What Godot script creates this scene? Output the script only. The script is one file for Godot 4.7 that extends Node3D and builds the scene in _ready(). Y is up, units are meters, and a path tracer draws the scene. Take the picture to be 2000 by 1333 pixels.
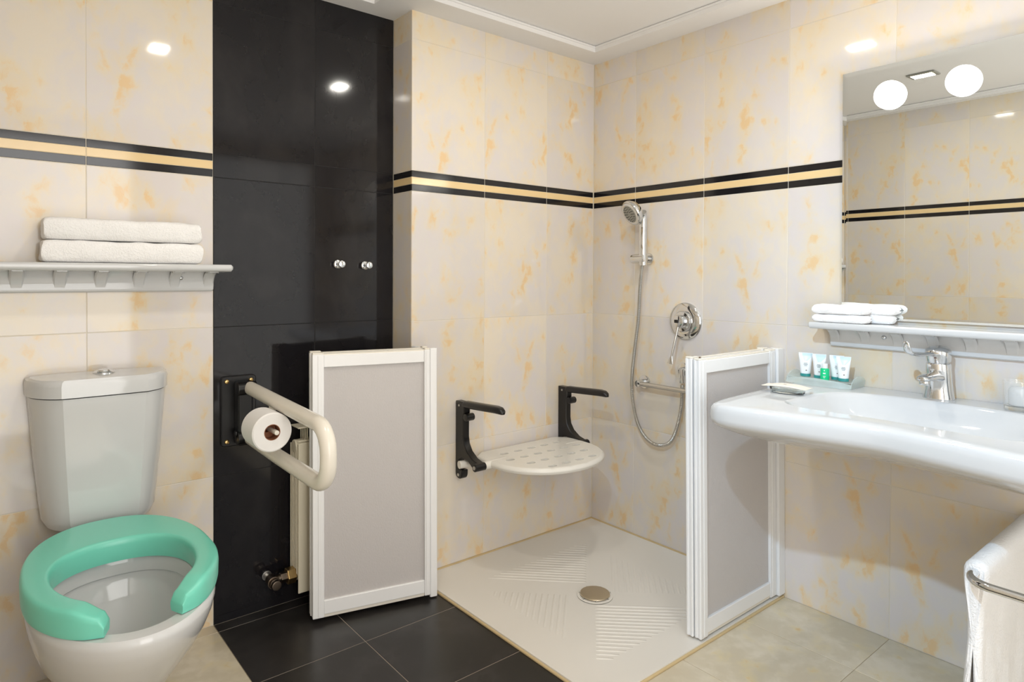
extends Node3D
# An accessible bathroom. World: x along the back wall, y up, f = distance into the room (f = -z).

const XW := 2.433      # right wall
const FB := 2.446      # wall behind the toilet
const FS := 2.296      # shower wall
const XO := -0.104     # left wall, beside the camera
const FN := -0.62      # wall behind the camera
const UNSEEN_WIN1 := Rect2(-0.05, 0.12, 0.98, 2.12)   # unseen frosted pane behind the camera, lights the room: x, y, width, height
const FILL_WIN2 := Rect2(1.15, 0.12, 1.15, 2.12)  # second frosted pane, added as fill light for the lower room
const YC := 2.327      # ceiling border
const YP := 2.357      # raised ceiling panel

var M := {}
var used := {}
var boxes := {}
var rng := RandomNumberGenerator.new()


static func P(x: float, y: float, f: float) -> Vector3:
	return Vector3(x, y, -f)


# ---------------------------------------------------------------- mesh building
class MB:
	var v := PackedVector3Array()

	func tri(a: Vector3, b: Vector3, c: Vector3) -> void:
		if (b - a).cross(c - a).length_squared() < 1e-20:
			return
		v.append(a); v.append(b); v.append(c)

	func quad(a: Vector3, b: Vector3, c: Vector3, d: Vector3) -> void:
		tri(a, b, c); tri(a, c, d)

	# turn the triangles added since «from» outwards (they close a volume)
	func outwards(from: int) -> void:
		if v.size() <= from:
			return
		var o := Vector3.ZERO
		for i in range(from, v.size()):
			o += v[i]
		o /= float(v.size() - from)
		var vol := 0.0
		for i in range(from, v.size(), 3):
			vol += (v[i] - o).dot((v[i + 1] - o).cross(v[i + 2] - o))
		if vol < 0.0:
			for i in range(from, v.size(), 3):
				var t := v[i + 1]
				v[i + 1] = v[i + 2]
				v[i + 2] = t

	func loft(rings: Array, cap0 := true, cap1 := true, wrap := true) -> void:
		var from := v.size()
		var n: int = rings[0].size()
		for i in rings.size() - 1:
			var a: PackedVector3Array = rings[i]
			var b: PackedVector3Array = rings[i + 1]
			for j in (n if wrap else n - 1):
				var k := (j + 1) % n
				quad(a[j], a[k], b[k], b[j])
		for e in 2:
			if (e == 0 and cap0) or (e == 1 and cap1):
				var r: PackedVector3Array = rings[0 if e == 0 else rings.size() - 1]
				var c := Vector3.ZERO
				for p in r:
					c += p
				c /= float(n)
				for j in n:
					var k := (j + 1) % n
					if e == 0:
						tri(c, r[k], r[j])
					else:
						tri(c, r[j], r[k])
		if cap0 and cap1 or wrap:
			outwards(from)

	func box(c: Vector3, s: Vector3, bevel := 0.0, basis := Basis.IDENTITY) -> void:
		var from := v.size()
		var h := s * 0.5
		var b := minf(bevel, minf(h.x, minf(h.y, h.z)) * 0.95)
		if b <= 0.0:
			var q := []
			for i in 8:
				q.append(c + basis * Vector3(h.x if i & 1 else -h.x, h.y if i & 2 else -h.y, h.z if i & 4 else -h.z))
			for f in [[0, 2, 3, 1], [4, 5, 7, 6], [0, 1, 5, 4], [2, 6, 7, 3], [0, 4, 6, 2], [1, 3, 7, 5]]:
				quad(q[f[0]], q[f[1]], q[f[2]], q[f[3]])
			outwards(from)
			return
		# point of corner (sx, sy, sz) on the face across axis k
		var pt := func(sx: int, sy: int, sz: int, k: int) -> Vector3:
			var p := Vector3(sx * (h.x - (0.0 if k == 0 else b)), sy * (h.y - (0.0 if k == 1 else b)), sz * (h.z - (0.0 if k == 2 else b)))
			return c + basis * p
		for s1 in [-1, 1]:
			var f0 := [pt.call(s1, -1, -1, 0), pt.call(s1, 1, -1, 0), pt.call(s1, 1, 1, 0), pt.call(s1, -1, 1, 0)]
			var f1 := [pt.call(-1, s1, -1, 1), pt.call(-1, s1, 1, 1), pt.call(1, s1, 1, 1), pt.call(1, s1, -1, 1)]
			var f2 := [pt.call(-1, -1, s1, 2), pt.call(1, -1, s1, 2), pt.call(1, 1, s1, 2), pt.call(-1, 1, s1, 2)]
			for f in [f0, f1, f2]:
				if s1 > 0:
					quad(f[0], f[1], f[2], f[3])
				else:
					quad(f[3], f[2], f[1], f[0])
			for s2 in [-1, 1]:
				var e := [[pt.call(s1, s2, -1, 0), pt.call(s1, s2, -1, 1), pt.call(s1, s2, 1, 1), pt.call(s1, s2, 1, 0)],
					[pt.call(-1, s1, s2, 1), pt.call(-1, s1, s2, 2), pt.call(1, s1, s2, 2), pt.call(1, s1, s2, 1)],
					[pt.call(s2, -1, s1, 2), pt.call(s2, -1, s1, 0), pt.call(s2, 1, s1, 0), pt.call(s2, 1, s1, 2)]]
				for f in e:
					out_quad(f, c)
				for s3 in [-1, 1]:
					var t := [pt.call(s1, s2, s3, 0), pt.call(s1, s2, s3, 1), pt.call(s1, s2, s3, 2)]
					if (t[1] - t[0]).cross(t[2] - t[0]).dot(t[0] - c) > 0.0:
						tri(t[0], t[1], t[2])
					else:
						tri(t[0], t[2], t[1])

	func out_quad(f: Array, c: Vector3) -> void:
		if (f[1] - f[0]).cross(f[2] - f[0]).dot(f[0] + f[2] - 2.0 * c) > 0.0:
			quad(f[0], f[1], f[2], f[3])
		else:
			quad(f[3], f[2], f[1], f[0])

	# profile of (radius, height) round the local y axis
	func lathe(prof: Array, segs := 32, xf := Transform3D.IDENTITY, sx := 1.0, sz := 1.0) -> void:
		var rings := []
		for p in prof:
			var r := PackedVector3Array()
			for j in segs:
				var a := TAU * j / segs
				r.append(xf * Vector3(cos(a) * p.x * sx, p.y, sin(a) * p.x * sz))
			rings.append(r)
		var ring: bool = prof[0].is_equal_approx(prof[prof.size() - 1])
		loft(rings, not ring, not ring)

	func tube(pts: Array, r: float, segs := 14, close := false) -> void:
		var rings := []
		var n := pts.size()
		var t0: Vector3 = (pts[1] - pts[0]).normalized()
		var u := t0.cross(Vector3.UP)
		if u.length() < 0.05:
			u = t0.cross(Vector3.RIGHT)
		u = u.normalized()
		for i in n:
			var t: Vector3
			if i == 0:
				t = t0
			elif i == n - 1:
				t = (pts[n - 1] - pts[n - 2]).normalized()
			else:
				t = ((pts[i + 1] - pts[i]).normalized() + (pts[i] - pts[i - 1]).normalized()).normalized()
			u = (u - t * u.dot(t)).normalized()
			var w := t.cross(u)
			var ring := PackedVector3Array()
			for j in segs:
				var a := TAU * j / segs
				ring.append(pts[i] + (u * cos(a) + w * sin(a)) * r)
			rings.append(ring)
		loft(rings, not close, not close)

	func cyl(a: Vector3, b: Vector3, r: float, segs := 24, bev := 0.0, r2 := -1.0) -> void:
		var t := b - a
		var l := t.length()
		t /= l
		var u := t.cross(Vector3.UP)
		if u.length() < 0.05:
			u = t.cross(Vector3.RIGHT)
		u = u.normalized()
		var xf := Transform3D(Basis(u, t, u.cross(t)), a)
		var q := r if r2 < 0.0 else r2
		if bev > 0.0:
			lathe([Vector2(r - bev, 0), Vector2(r - bev * 0.3, bev * 0.3), Vector2(r, bev), Vector2(q, l - bev), Vector2(q - bev * 0.3, l - bev * 0.3), Vector2(q - bev, l)], segs, xf)
		else:
			lathe([Vector2(r, 0), Vector2(q, l)], segs, xf)

	# polygon in local x, y; depth along local z, with an eased edge
	func extrude(poly: PackedVector2Array, depth: float, xf := Transform3D.IDENTITY, bevel := 0.0) -> void:
		var from := v.size()
		var n := poly.size()
		var ccw := not Geometry2D.is_polygon_clockwise(poly)
		var inner := PackedVector2Array()
		for i in n:
			var a := (poly[i] - poly[(i + n - 1) % n]).normalized()
			var b := (poly[(i + 1) % n] - poly[i]).normalized()
			var na := Vector2(-a.y, a.x)
			var nb := Vector2(-b.y, b.x)
			var m := (na + nb)
			m = m / maxf(0.5, m.length_squared() * 0.5)
			inner.append(poly[i] + m * (bevel if ccw else -bevel))
		var rings := []
		var lev := [[inner, 0.0], [poly, bevel], [poly, depth - bevel], [inner, depth]] if bevel > 0.0 else [[poly, 0.0], [poly, depth]]
		for l in lev:
			var r := PackedVector3Array()
			for p in l[0]:
				r.append(xf * Vector3(p.x, p.y, l[1]))
			rings.append(r)
		for i in rings.size() - 1:
			for j in n:
				var k := (j + 1) % n
				quad(rings[i][j], rings[i][k], rings[i + 1][k], rings[i + 1][j])
		var t := Geometry2D.triangulate_polygon(lev[0][0])
		var pw := not ccw
		for i in range(0, t.size(), 3):
			var q := [t[i], t[i + 1], t[i + 2]]
			var a2: Vector2 = lev[0][0][q[0]]
			var b2: Vector2 = lev[0][0][q[1]]
			var c2: Vector2 = lev[0][0][q[2]]
			if ((b2 - a2).cross(c2 - a2) > 0.0) == pw:
				q = [q[0], q[2], q[1]]
			# now the triangle runs the way the outline does
			tri(rings[0][q[2]], rings[0][q[1]], rings[0][q[0]])
			var e: PackedVector3Array = rings[rings.size() - 1]
			tri(e[q[0]], e[q[1]], e[q[2]])
		outwards(from)

	func done(crease := 42.0) -> ArrayMesh:
		var n := v.size() / 3
		var fn := PackedVector3Array()
		fn.resize(n)
		var area := PackedVector3Array()
		area.resize(n)
		var at := {}
		var ids := PackedInt32Array()
		ids.resize(v.size())
		var lists := []
		for i in n:
			var c := (v[i * 3 + 1] - v[i * 3]).cross(v[i * 3 + 2] - v[i * 3])
			area[i] = c
			fn[i] = c.normalized()
			for k in 3:
				var p := v[i * 3 + k]
				var key := Vector3i(roundi(p.x * 50000.0), roundi(p.y * 50000.0), roundi(p.z * 50000.0))
				var id: int = at.get(key, -1)
				if id < 0:
					id = lists.size()
					at[key] = id
					lists.append(PackedInt32Array())
				ids[i * 3 + k] = id
				lists[id].append(i)
		var ct := cos(deg_to_rad(crease))
		var vo := PackedVector3Array()
		var no := PackedVector3Array()
		vo.resize(v.size())
		no.resize(v.size())
		for i in n:
			var f := fn[i]
			for k in 3:
				var s := Vector3.ZERO
				for o in lists[ids[i * 3 + k]]:
					if fn[o].dot(f) > ct:
						s += area[o]
				var w := i * 3 + (0 if k == 0 else 3 - k)  # Godot's front faces run clockwise
				vo[w] = v[i * 3 + k]
				no[w] = s.normalized()
		var arr := []
		arr.resize(Mesh.ARRAY_MAX)
		arr[Mesh.ARRAY_VERTEX] = vo
		arr[Mesh.ARRAY_NORMAL] = no
		var m := ArrayMesh.new()
		m.add_surface_from_arrays(Mesh.PRIMITIVE_TRIANGLES, arr)
		return m


static func arc(c: Vector2, r: float, a0: float, a1: float, n: int) -> Array:
	var o := []
	for i in n + 1:
		var a := deg_to_rad(lerpf(a0, a1, float(i) / n))
		o.append(c + Vector2(cos(a), sin(a)) * r)
	return o


static func rrect(w: float, h: float, r: float, n := 5) -> PackedVector2Array:
	var o := PackedVector2Array()
	for q in [[w / 2 - r, h / 2 - r, 0], [-w / 2 + r, h / 2 - r, 90], [-w / 2 + r, -h / 2 + r, 180], [w / 2 - r, -h / 2 + r, 270]]:
		o.append_array(PackedVector2Array(arc(Vector2(q[0], q[1]), r, q[2], q[2] + 90, n)))
	return o


# ---------------------------------------------------------------- nodes
func numbered(node_name: String, parent: Node) -> String:
	var key := str(parent.get_instance_id()) + node_name
	var k: int = used.get(key, 0)
	used[key] = k + 1
	return node_name if k == 0 else "%s_%03d" % [node_name, k]


func put(called: String, mesh: Mesh, m: Material, parent: Node = self, at := Vector3.ZERO, basis := Basis.IDENTITY) -> MeshInstance3D:
	var o := MeshInstance3D.new()
	o.name = numbered(called, parent)
	o.mesh = mesh
	o.material_override = m
	o.transform = Transform3D(basis, at)
	parent.add_child(o, true)
	return o


func obj(called: String, mb: MB, m: Material, parent: Node = self, crease := 42.0) -> MeshInstance3D:
	return put(called, mb.done(crease), m, parent)


func thing(called: String, label: String, category: String, at := Vector3.ZERO, basis := Basis.IDENTITY, group := "") -> Node3D:
	var o := Node3D.new()
	o.name = numbered(called, self)
	o.transform = Transform3D(basis, at)
	add_child(o, true)
	return tag(o, label, category, group)


func tag(o: Node3D, label: String, category: String, group := "") -> Node3D:
	o.set_meta("label", label)
	o.set_meta("category", category)
	if group:
		o.set_meta("group", group)
	return o


func struct(o: Node3D, label := "") -> Node3D:
	o.set_meta("kind", "structure")
	if label:
		o.set_meta("label", label)
	return o


# a copy of a thing with its parts, under its own name, place and label
func dup(o: Node3D, xf: Transform3D, label: String) -> Node3D:
	var c: Node3D = o.duplicate()
	c.name = numbered(str(o.name), self)
	add_child(c, true)
	c.transform = xf
	c.set_meta("label", label)
	return c


# ---------------------------------------------------------------- materials
func mat(c: Color, rough := 0.5, metal := 0.0) -> StandardMaterial3D:
	var m := StandardMaterial3D.new()
	m.albedo_color = c
	m.roughness = rough
	m.metallic = metal
	return m


func seam(sd: int, freq: float, oct: int, size := 512) -> PackedByteArray:
	var n := FastNoiseLite.new()
	n.seed = sd
	n.noise_type = FastNoiseLite.TYPE_SIMPLEX_SMOOTH
	n.frequency = freq
	n.fractal_octaves = oct
	n.domain_warp_enabled = true
	n.domain_warp_amplitude = 40.0
	n.domain_warp_frequency = 0.01
	var im := n.get_seamless_image(size, size)
	im.convert(Image.FORMAT_L8)
	return im.get_data()


# cloudy stone: a pale ground drifting between two tones, with warm clouds that have darker hearts
func stone(sd: int, c0: Color, c1: Color, c2: Color, c3: Color, amount: float, size := 512) -> ImageTexture:
	var a := seam(sd, 0.0045, 3, size)
	var b := seam(sd + 7, 0.011, 4, size)
	var d := seam(sd + 19, 0.028, 4, size)
	var data := PackedByteArray()
	data.resize(size * size * 3)
	for i in size * size:
		var x := a[i] / 255.0
		var y := b[i] / 255.0
		var z := d[i] / 255.0
		var c := c0.lerp(c1, smoothstep(0.3, 0.75, x * 0.6 + z * 0.4))
		var w := smoothstep(amount - 0.05, amount + 0.3, y * 0.72 + z * 0.16 + x * 0.12)
		c = c.lerp(c2, w * (0.25 + 0.6 * z))
		var h := smoothstep(amount + 0.15, amount + 0.34, y * 0.4 + z * 0.6)
		c = c.lerp(c3, h * w * 0.6)
		data[i * 3] = clampi(int(c.r * 255.0), 0, 255)
		data[i * 3 + 1] = clampi(int(c.g * 255.0), 0, 255)
		data[i * 3 + 2] = clampi(int(c.b * 255.0), 0, 255)
	return ImageTexture.create_from_image(Image.create_from_data(size, size, false, Image.FORMAT_RGB8, data))


func noise_tex(sd: int, freq: float, oct := 3, size := 512) -> ImageTexture:
	return ImageTexture.create_from_image(Image.create_from_data(size, size, false, Image.FORMAT_L8, seam(sd, freq, oct, size)))


func variants(tex: Texture2D, rough: float, reach: float, count: int, sd: int, spec := 0.5) -> Array:
	var r := RandomNumberGenerator.new()
	r.seed = sd
	var o := []
	for i in count:
		var m := StandardMaterial3D.new()
		m.albedo_texture = tex
		m.roughness = rough
		m.metallic_specular = spec
		m.uv1_triplanar = true
		m.uv1_world_triplanar = true
		m.uv1_triplanar_sharpness = 8.0
		m.uv1_scale = Vector3(1.0, 0.7, 1.0) / reach
		m.uv1_offset = Vector3(r.randf(), r.randf(), r.randf())
		var t := 0.965 + 0.035 * r.randf()
		m.albedo_color = Color(t, t, t)
		o.append(m)
	return o


func materials() -> void:
	M.cream = variants(stone(11, Color(0.86, 0.835, 0.82), Color(0.89, 0.85, 0.785), Color(0.91, 0.835, 0.69), Color(0.9, 0.745, 0.54), 0.47), 0.06, 1.1, 9, 5, 0.42)
	M.black = variants(stone(37, Color(0.105, 0.1, 0.11), Color(0.135, 0.128, 0.133), Color(0.155, 0.147, 0.15), Color(0.15, 0.142, 0.145), 0.5, 256), 0.08, 1.2, 4, 8, 0.44)
	M.beige = variants(stone(53, Color(0.8, 0.755, 0.66), Color(0.86, 0.82, 0.74), Color(0.84, 0.775, 0.6), Color(0.82, 0.67, 0.44), 0.56), 0.28, 0.9, 6, 9)
	M.slate = variants(stone(71, Color(0.14, 0.13, 0.125), Color(0.19, 0.18, 0.175), Color(0.23, 0.22, 0.215), Color(0.11, 0.1, 0.1), 0.5, 256), 0.3, 0.9, 4, 10)
	M.band_black = mat(Color(0.1, 0.095, 0.105), 0.1)
	M.band_cream = mat(Color(0.9, 0.79, 0.59), 0.1)
	M.grout = mat(Color(0.86, 0.83, 0.77), 0.85)
	M.grout_dark = mat(Color(0.04, 0.035, 0.04), 0.7)
	M.grout_floor = mat(Color(0.62, 0.56, 0.46), 0.85)
	M.grout_slate = mat(Color(0.6, 0.55, 0.5), 0.85)
	M.paint = mat(Color(0.93, 0.925, 0.92), 0.6)
	M.ceramic = mat(Color(0.81, 0.813, 0.813), 0.07)
	M.tray = mat(Color(0.89, 0.87, 0.835), 0.4)
	M.chrome = mat(Color(0.86, 0.87, 0.88), 0.07, 1.0)
	M.chrome_worn = mat(Color(0.8, 0.8, 0.79), 0.22, 1.0)
	M.nickel = mat(Color(0.82, 0.77, 0.68), 0.42, 1.0)
	M.brass = mat(Color(0.78, 0.66, 0.45), 0.3, 1.0)
	M.dark_brass = mat(Color(0.47, 0.42, 0.37), 0.3, 1.0)
	M.steel = mat(Color(0.75, 0.74, 0.72), 0.35, 1.0)
	M.white_frame = mat(Color(0.92, 0.918, 0.915), 0.3)
	M.rail_white = mat(Color(0.9, 0.875, 0.825), 0.22)
	M.seat_white = mat(Color(0.885, 0.87, 0.835), 0.25)
	M.radiator = mat(Color(0.9, 0.865, 0.775), 0.35)
	M.black_plastic = mat(Color(0.055, 0.05, 0.055), 0.3)
	M.rubber = mat(Color(0.05, 0.05, 0.05), 0.7)
	M.green = mat(Color(0.47, 0.83, 0.74), 0.3)
	M.caulk = mat(Color(0.78, 0.69, 0.52), 0.6)
	M.paper = mat(Color(0.915, 0.905, 0.895), 0.9)
	M.card = mat(Color(0.58, 0.38, 0.27), 0.9)
	var terry := noise_tex(91, 0.09, 3, 256)
	M.towel = mat(Color(0.95, 0.945, 0.94), 1.0)
	M.towel.rim_enabled = true
	M.towel.rim = 0.3
	M.towel.heightmap_enabled = true
	M.towel.heightmap_texture = terry
	M.towel.heightmap_scale = 0.2
	M.towel.uv1_triplanar = true
	M.towel.uv1_scale = Vector3.ONE * 6.0
	M.mirror = mat(Color(0.955, 0.97, 0.97), 0.0, 1.0)
	M.mirror_edge = mat(Color(0.62, 0.68, 0.65), 0.3)
	M.pane = mat(Color(0.93, 0.91, 0.9, 0.56), 0.45)
	M.pane.refraction_enabled = true
	M.pane.refraction_scale = 0.05
	M.pane.heightmap_enabled = true
	M.pane.heightmap_texture = noise_tex(17, 0.12, 3, 256)
	M.pane.heightmap_scale = 0.08
	M.pane.uv1_triplanar = true
	M.pane.uv1_scale = Vector3(7, 3, 7)
	M.glass = mat(Color(0.93, 0.96, 0.955, 0.06), 0.0)
	M.glass.transparency = BaseMaterial3D.TRANSPARENCY_ALPHA
	M.glass_solid = mat(Color(0.97, 0.99, 0.985, 0.02), 0.0)
	M.glass_solid.refraction_enabled = true
	M.glass_solid.refraction_scale = 0.05
	M.acrylic = mat(Color(0.87, 0.93, 0.915, 0.3), 0.3)
	M.acrylic.transparency = BaseMaterial3D.TRANSPARENCY_ALPHA
	M.opal = mat(Color(0.95, 0.95, 0.95), 0.3)
	M.opal.emission_enabled = true
	M.opal.emission = Color(1, 0.985, 0.96)
	M.opal.emission_energy_multiplier = 3.2
	M.led = mat(Color(0.9, 0.9, 0.85), 0.4)
	M.led.emission_enabled = true
	M.led.emission = Color(1.0, 0.97, 0.8)
	M.led.emission_energy_multiplier = 2.5
	M.bezel = mat(Color(0.6, 0.6, 0.57), 0.4, 0.3)
	M.tube_white = mat(Color(0.93, 0.94, 0.945), 0.3)
	M.tube_blue = mat(Color(0.8, 0.89, 0.92), 0.3)
	M.teal = mat(Color(0.2, 0.56, 0.55), 0.3)
	M.bottle_green = mat(Color(0.0, 0.8, 0.53), 0.2)
	M.print_grey = mat(Color(0.6, 0.65, 0.66), 0.5)
	M.print_brown = mat(Color(0.4, 0.32, 0.3), 0.5)
	M.water = mat(Color(0.5, 0.53, 0.48), 0.02)


# ---------------------------------------------------------------- setting
func tile_mesh(s: Vector3) -> Mesh:
	var key := "%.4f %.4f %.4f" % [s.x, s.y, s.z]
	if not boxes.has(key):
		var b := MB.new()
		b.box(Vector3.ZERO, s, 0.0009)
		boxes[key] = b.done(20.0)
	return boxes[key]


const T := 0.008
const GAP := 0.0009


# one tile whose face lies in the plane: axis "f" spans x and y; axis "x" spans f and y; axis "y" spans x and f
func tile(parent: Node3D, called: String, axis: String, plane: float, side: float, a0: float, a1: float, b0: float, b1: float, m: Material) -> void:
	var w := a1 - a0 - 2.0 * GAP
	var h := b1 - b0 - 2.0 * GAP
	var ca := (a0 + a1) / 2.0
	var cb := (b0 + b1) / 2.0
	if axis == "f":
		put(called, tile_mesh(Vector3(w, h, T)), m, parent, P(ca, cb, plane + side * T / 2.0))
	elif axis == "x":
		put(called, tile_mesh(Vector3(T, h, w)), m, parent, P(plane + side * T / 2.0, cb, ca))
	else:
		put(called, tile_mesh(Vector3(w, T, h)), m, parent, P(ca, plane + side * T / 2.0, cb))


const ROWS := [0.0, 0.532, 1.064, 1.596, 1.68, 2.212, 2.329]


func tile_columns(parent: Node3D, axis: String, plane: float, side: float, cuts: Array, dark := false) -> void:
	for i in cuts.size() - 1:
		var a: float = minf(cuts[i], cuts[i + 1])
		var b: float = maxf(cuts[i], cuts[i + 1])
		for r in ROWS.size() - 1:
			if r == 3 and not dark:
				var g := 0.0
				tile(parent, "border_tile", axis, plane, side, a, b, 1.596, 1.6245, M.band_black)
				tile(parent, "border_tile", axis, plane, side, a, b, 1.6235, 1.6535, M.band_cream)
				tile(parent, "border_tile", axis, plane, side, a, b, 1.6525, 1.68, M.band_black)
			else:
				var set_: Array = M.black if dark else M.cream
				tile(parent, "tile", axis, plane, side, a, b, ROWS[r], ROWS[r + 1], set_[rng.randi() % set_.size()])


func setting() -> void:
	var b := MB.new()
	# wall behind the toilet
	b.box(P(0.55, 1.18, FB + 0.001 + 0.06), Vector3(1.62, 2.5, 0.12))
	var w := obj("wall_back", b, M.grout)
	struct(w, "cream marbled wall tiles beside a tall black tiled strip")
	tile_columns(w, "f", FB, 1.0, [XO + 0.001, 0.271, 0.648])
	b = MB.new()
	b.box(P(1.006, 1.165, FB + 0.0022), Vector3(0.716, 2.33, 0.004))
	obj("grout_bed", b, M.grout_dark, w)
	tile_columns(w, "f", FB - 0.0005, 1.0, [0.6485, 1.021, 1.3645], true)
	# shower wall and its return
	b = MB.new()
	b.box(P((1.367 + 2.56) / 2.0, 1.18, (FS + 0.001 + FB + 0.12) / 2.0), Vector3(2.56 - 1.367, 2.5, FB + 0.119 - FS))
	w = obj("wall_shower", b, M.grout)
	struct(w, "cream marbled tile wall of the shower with black and gold border")
	tile_columns(w, "f", FS, 1.0, [1.366, 1.738, 2.11, XW - 0.002])
	tile_columns(w, "x", 1.366, 1.0, [FS + 0.0005, FB - 0.001])
	# right wall
	b = MB.new()
	b.box(P(XW + 0.061, 1.18, (FS + FN) / 2.0), Vector3(0.12, 2.5, FS - FN + 0.3))
	w = obj("wall_right", b, M.grout)
	struct(w, "cream marbled tile wall behind the washbasin and mirror")
	var cuts := [FS - 0.002]
	var f := 2.0225
	while f > FN + 0.1:
		cuts.append(f)
		f -= 0.3787
	cuts.append(FN)
	tile_columns(w, "x", XW, 1.0, cuts)
	# left wall, seen in the mirror
	b = MB.new()
	b.box(P(XO - 0.061, 1.18, (FB + FN) / 2.0), Vector3(0.12, 2.5, FB - FN + 0.3))
	w = obj("wall_left", b, M.grout)
	struct(w, "cream marbled tile wall seen in the mirror")
	cuts = [FB - 0.001]
	f = 2.106
	while f > FN + 0.1:
		cuts.append(f)
		f -= 0.376
	cuts.append(FN)
	tile_columns(w, "x", XO, -1.0, cuts)
	# wall behind the camera, with the unseen pane and the added fill pane
	b = MB.new()
	var y0 := UNSEEN_WIN1.position.y
	var y1 := UNSEEN_WIN1.end.y
	var xs := [XO - 0.12, UNSEEN_WIN1.position.x, UNSEEN_WIN1.end.x, FILL_WIN2.position.x, FILL_WIN2.end.x, XW + 0.12]
	for i in 3:
		b.box(P((xs[i * 2] + xs[i * 2 + 1]) / 2.0, 1.18, FN - 0.06), Vector3(xs[i * 2 + 1] - xs[i * 2], 2.5, 0.12))
	for r in [UNSEEN_WIN1, FILL_WIN2]:
		b.box(P(r.get_center().x, (y0 - 0.07) / 2.0, FN - 0.06), Vector3(r.size.x, y0 + 0.07, 0.12))
		b.box(P(r.get_center().x, (y1 + 2.43) / 2.0, FN - 0.06), Vector3(r.size.x, 2.43 - y1, 0.12))
	w = obj("wall_front", b, M.cream[0])
	struct(w, "cream wall behind the viewer around an unseen frosted pane and an added fill pane")
	var wn := 1
	for r in [UNSEEN_WIN1, FILL_WIN2]:  # the unseen pane first, then the added fill pane
		b = MB.new()
		b.box(P(r.get_center().x, r.get_center().y, FN - 0.075), Vector3(r.size.x, r.size.y, 0.006))
		w = obj("unseen_window_%d" % wn, b, M.unseen_window)
		struct(w, "tall frosted pane out of view, placed to light the room")
		wn += 1
		for q in [[-r.size.x / 2 + 0.02, 0.0, 0.04, r.size.y], [r.size.x / 2 - 0.02, 0.0, 0.04, r.size.y], [0.0, -r.size.y / 2 + 0.02, r.size.x - 0.08, 0.04], [0.0, r.size.y / 2 - 0.02, r.size.x - 0.08, 0.04]]:
			b = MB.new()
			b.box(P(r.get_center().x + q[0], r.get_center().y + q[1], FN - 0.055), Vector3(q[2], q[3], 0.03), 0.003)
			obj("unseen_window_frame", b, M.white_frame, w)
	# ceiling: a raised panel inside a lower border that follows the walls
	b = MB.new()
	b.box(P((XO + XW) / 2.0, YP + 0.06, (FB + FN) / 2.0), Vector3(XW - XO + 0.24, 0.12, FB - FN + 0.24))
	w = obj("ceiling", b, M.paint)
	struct(w, "white ceiling with a raised middle panel")
	b = MB.new()
	var border := PackedVector2Array([Vector2(XO, FN), Vector2(XW, FN), Vector2(XW, FS), Vector2(1.366, FS), Vector2(1.366, FB), Vector2(XO, FB)])
	var inner := PackedVector2Array([Vector2(XO + 0.07, FN + 0.13), Vector2(2.298, FN + 0.13), Vector2(2.298, 2.163), Vector2(1.222, 2.163), Vector2(1.222, 2.343), Vector2(XO + 0.07, 2.343)])
	var up := Transform3D(Basis(Vector3(1, 0, 0), Vector3(0, 0, -1), Vector3(0, 1, 0)), Vector3(0, YC, 0))
	for i in 6:
		var k := (i + 1) % 6
		b.extrude(PackedVector2Array([border[i], border[k], inner[k], inner[i]]), YP - YC, up)
	obj("ceiling_border", b, M.paint, w, 30.0)
	b = MB.new()
	for i in 6:
		var k := (i + 1) % 6
		var p0 := P(inner[i].x, YP - 0.006, inner[i].y)
		var p1 := P(inner[k].x, YP - 0.006, inner[k].y)
		b.tube([p0, p1], 0.006, 8)
	obj("ceiling_bead", b, M.paint, w, 60.0)
	# floor
	b = MB.new()
	b.box(P((XO + XW) / 2.0, -0.061, (FB + FN) / 2.0), Vector3(XW - XO + 0.24, 0.12, FB - FN + 0.24))
	w = obj("floor", b, M.grout_floor)
	struct(w, "floor of beige marbled tiles with a strip of black tiles")
	b = MB.new()
	b.box(P(1.022, -0.0052, (FB + FN) / 2.0), Vector3(0.746, 0.009, FB - FN - 0.004))
	obj("grout_bed", b, M.grout_slate, w)
	var fr := [FB]
	f = 2.388
	while f > FN + 0.1:
		fr.append(f)
		f -= 0.3757
	fr.append(FN)
	var rows_right := []
	for i in fr.size():
		if fr[i] < 1.3:
			rows_right.append(fr[i] if fr[i] < 1.2 else 1.2665)
	for i in fr.size() - 1:
		for q in [[XO, 0.271, M.beige], [0.271, 0.648, M.beige], [0.648, 1.021, M.slate], [1.021, 1.3965, M.slate]]:
			tile(w, "floor_tile", "y", 0.0, -1.0, q[0], q[1], fr[i + 1], fr[i], q[2][rng.randi() % q[2].size()])
	for i in rows_right.size() - 1:
		for q in [[1.3965, 1.775], [1.775, 2.153], [2.153, XW - 0.001]]:
			tile(w, "floor_tile", "y", 0.0, -1.0, q[0], q[1], rows_right[i + 1], rows_right[i], M.beige[rng.randi() % M.beige.size()])


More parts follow.
